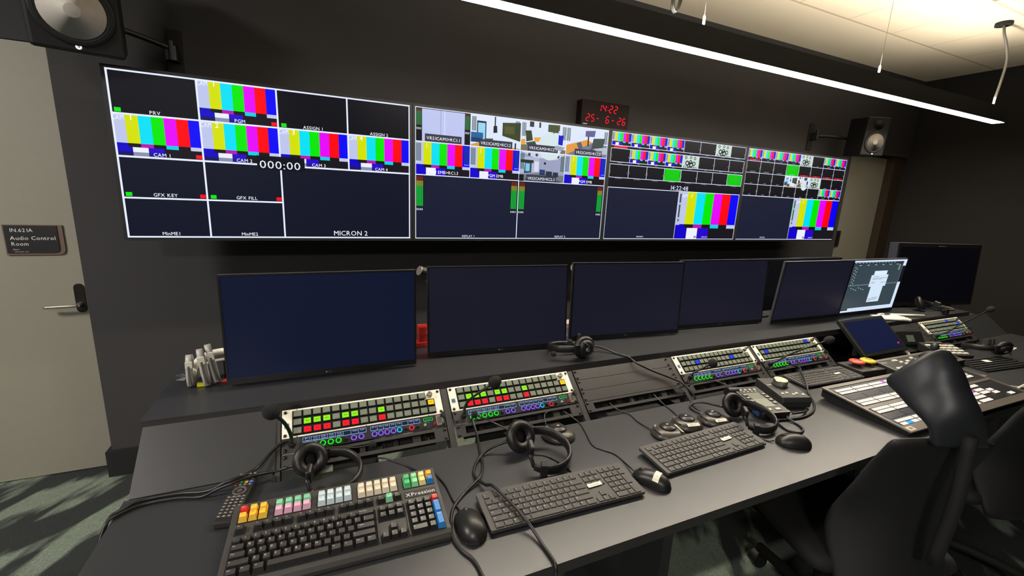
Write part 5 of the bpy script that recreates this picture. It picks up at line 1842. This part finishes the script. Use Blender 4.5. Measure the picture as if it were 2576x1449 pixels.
put('loop', loop(-.040, -.01, .001, .108, .10, .03), t); put('loop', loop(.008, -.022, .001, .130, .16, -.10), t); put('loop', loop(.032, -.002, .001, .138, .22, -.14), t)
m = MB()
pts = [(-.038, 0, .03), (-.030, .03, .064), (-.005, .045, .082), (.03, .05, .090), (.075, .05, .092), (.13, .05, .090)]
m.tube(pts, .013, WHITEP, n=10, sx=.8)
m.tube([(-.03, .02, .012), (-.012, .035, .050), (.02, .04, .062), (.08, .04, .066)], .006, WHITEG)
m.box((.045, .03, .0), (.09, .07, .06), BLACK)
put('curved_arm', m, t)
put('tab', MB().box((-.022, -.022, .001), (.002, -.012, .012), mat('yellow_tab', (232, 226, 20), .5)), t, label='yellow tab')
m = MB()
random.seed(3)
for i in range(16):
    a = Vector((random.uniform(-.03, .03), random.uniform(-.035, .035), random.uniform(.002, .022)))
    v = [a + Vector((random.uniform(-.02, .02), random.uniform(-.02, .02), random.uniform(-.002, .012))) for _ in range(3)]
    v = [Vector((p.x, p.y, max(.001, p.z))) for p in v]
    m.add([p[:] for p in v], [(0, 1, 2)], mat('clear_wrap', (84, 84, 86), .45, noise=.2))
tag(put('plastic_wrap', m, None, (.592, -.60, ZS)), 'crumpled clear plastic wrap left of the white loops', 'plastic wrap')
tag(put('red_tag', MB().prism([(-.022, .0), (-.008, .018), (.02, .022), (.022, -.02), (0, -.018), (-.004, -.006)], 0, .004, REDP, T(0, 0, .001)), None, (.712, -.662, ZS), (.1, 0, 0)), 'small red tag at the lower left corner of the leftmost monitor', 'tag')
t = thing('red_case', 'small red plastic case between the first and second monitors', 'case', (1.415, -.485, ZS))
m = MB().box((-.03, -.025, 0), (.04, .02, .05), REDP).box((-.05, -.03, 0), (.05, .025, .020), REDP)
put('body', m, t, bevel=.002)
put('lid', MB().box((-.032, -.026, .05), (.042, .022, .088), REDP).box((.0, -.027, .06), (.012, -.026, .066), WHITEP), t, bevel=.003)
t = thing('paper_box', 'pale box on the shelf seen between second and third monitors', 'box', (2.118, -.53, ZS))
put('carton', MB().box((-.045, -.03, 0), (.05, .03, .056), mat('lavender_card', (190, 188, 206), .6)), t)
put('lid', MB().box((-.047, -.032, .040), (.052, .032, .064), mat('cream_card', (222, 206, 190), .6)), t)
# glove and stick near the lit monitor
t = thing('glove', 'flat white glove lying on the shelf below the lit monitor', 'glove', (4.30, -.835, ZS), (0, 0, -.45))
m = MB().box((-.10, -.05, .002), (.03, .045, .014), WHITEP)
put('palm', m, t, bevel=.005)
for i in range(4):
    put('finger', MB().tube([(.02, -.038 + .025 * i, .009), (.06, -.042 + .027 * i, .010), (.095 - .008 * abs(i - 1.5), -.045 + .029 * i, .008)], .0095, WHITEP, n=8), t)
put('thumb', MB().tube([(-.05, .04, .009), (-.02, .065, .010), (.012, .075, .009)], .0095, WHITEP), t)
tag(put('white_stick', MB().tube([(-.10, .04, .009), (.11, -.045, .009)], .0085, WHITEP, step=2), None, (4.50, -.825, ZS), (0, 0, .0)), 'slim white stick lying right of the glove', 'stick')
tag(put('wood_block', MB().box((-.07, -.05, 0), (.09, .04, .022), mat('light_brown_wood', (128, 88, 44), .6)), None, (4.80, -.53, ZS + .0008)), 'brown block under the left side of the big right-hand monitor', 'block')
t = thing('tangled_cable', 'tangle of cable beside the headset below the big right-hand monitor', 'cable', (5.085, -.785, ZS))
m = MB()
for i in range(5):
    m.tube([(-.06 + .01 * i, -.02, .006), (.0, .03 - .01 * i, .010 + .003 * i), (.06, .0 + .01 * i, .012), (.02, -.045, .008), (-.04 + .02 * i, -.03, .006)], .004, mat('cable_grey', (74, 66, 60), .5), n=6)
put('coil', m, t)

# ---------------------------------------------------------------- chairs
def grid(name, fn, nu, nv, m, parent, th, sub=1):
    b = MB()
    v = [fn(-1 + 2 * i / nu, j / nv) for j in range(nv + 1) for i in range(nu + 1)]
    b.add(v, [(j * (nu + 1) + i, j * (nu + 1) + i + 1, (j + 1) * (nu + 1) + i + 1, (j + 1) * (nu + 1) + i) for j in range(nv) for i in range(nu)], m, True)
    return put(name, b, parent, thick=th, sub=sub)


def lerps(tab, x):
    for (a, p), (c, q) in zip(tab, tab[1:]):
        if x <= c:
            k = (x - a) / (c - a); k = k * k * (3 - 2 * k)
            return p + (q - p) * k
    return tab[-1][1]


t = thing('office_chair', 'black office chair with winged headrest tucked against the desk front, nearest', 'chair', (2.47, -1.82, 0), (0, 0, -.40), 'black desk chairs')


def back(u, v):
    z = .42 + v * .525
    hw = lerps(((0, .165), (.3, .178), (.55, .160), (.8, .143), (1, .140)), v)
    x = hw * u
    y = .02 + .16 * abs(u) ** 2.2 * lerps(((0, .3), (.35, .5), (.7, .22), (1, .1)), v) + .05 * math.sin(PI * v) - .02
    return (x, y, z - .02 * u * u * v)


def backin(u, v):
    x, y, z = back(u * .70, .10 + v * .78)
    return (x, y + .012, z)


grid('backrest', back, 12, 12, mat('chair_frame', (22, 22, 24), .6, noise=.1), t, .022)
grid('back_mesh', backin, 8, 8, FABRIC, t, .012)


def head(u, v):
    hw = lerps(((0, .070), (.35, .068), (.7, .076), (1, .078)), v)
    x = hw * u - .035 * v
    y = lerps(((0, -.02), (.4, -.03), (.75, .01), (1, .05)), v) + .06 * abs(u) ** 2 * v
    z = .93 + .235 * v - .115 * abs(u) ** 2 * v
    return (x, y, z)


grid('headrest', head, 10, 10, CHAIRP, t, .022)
m = MB().tube([(0, -.035, .60), (0, -.045, .80), (0, -.035, .97)], .016, MATTE, n=8)
put('headrest_stem', m, t)


def seat(u, v):
    hw = .24 - .02 * (2 * v - 1) ** 2
    return (hw * u, .06 + .46 * v, .47 - .03 * max(0, v - .8) * 5 * .5 + .012 * u * u)


grid('seat', seat, 8, 8, FABRIC, t, .06)
put('gas_column', MB().cyl(.028, .10, .44, MATTE, 20, T(0, .27, 0)), t)
for i in range(5):
    a = 2 * PI * i / 5 + .4
    q = MB().tube([(0, .27, .13), (.16 * math.cos(a), .27 + .16 * math.sin(a), .115), (.30 * math.cos(a), .27 + .30 * math.sin(a), .085)], .02, MATTE, n=8)
    lg = put('base_leg', q, t)
    put('caster', MB().cyl(.029, -.022, .022, BLACK, 20, T(.30 * math.cos(a), .27 + .30 * math.sin(a), .029, 0, PI / 2, a)), lg)
dup(t, 'black office chair at the right edge of the photo, beyond the nearest chair', (3.36, -1.80, 0), (0, 0, -.15))
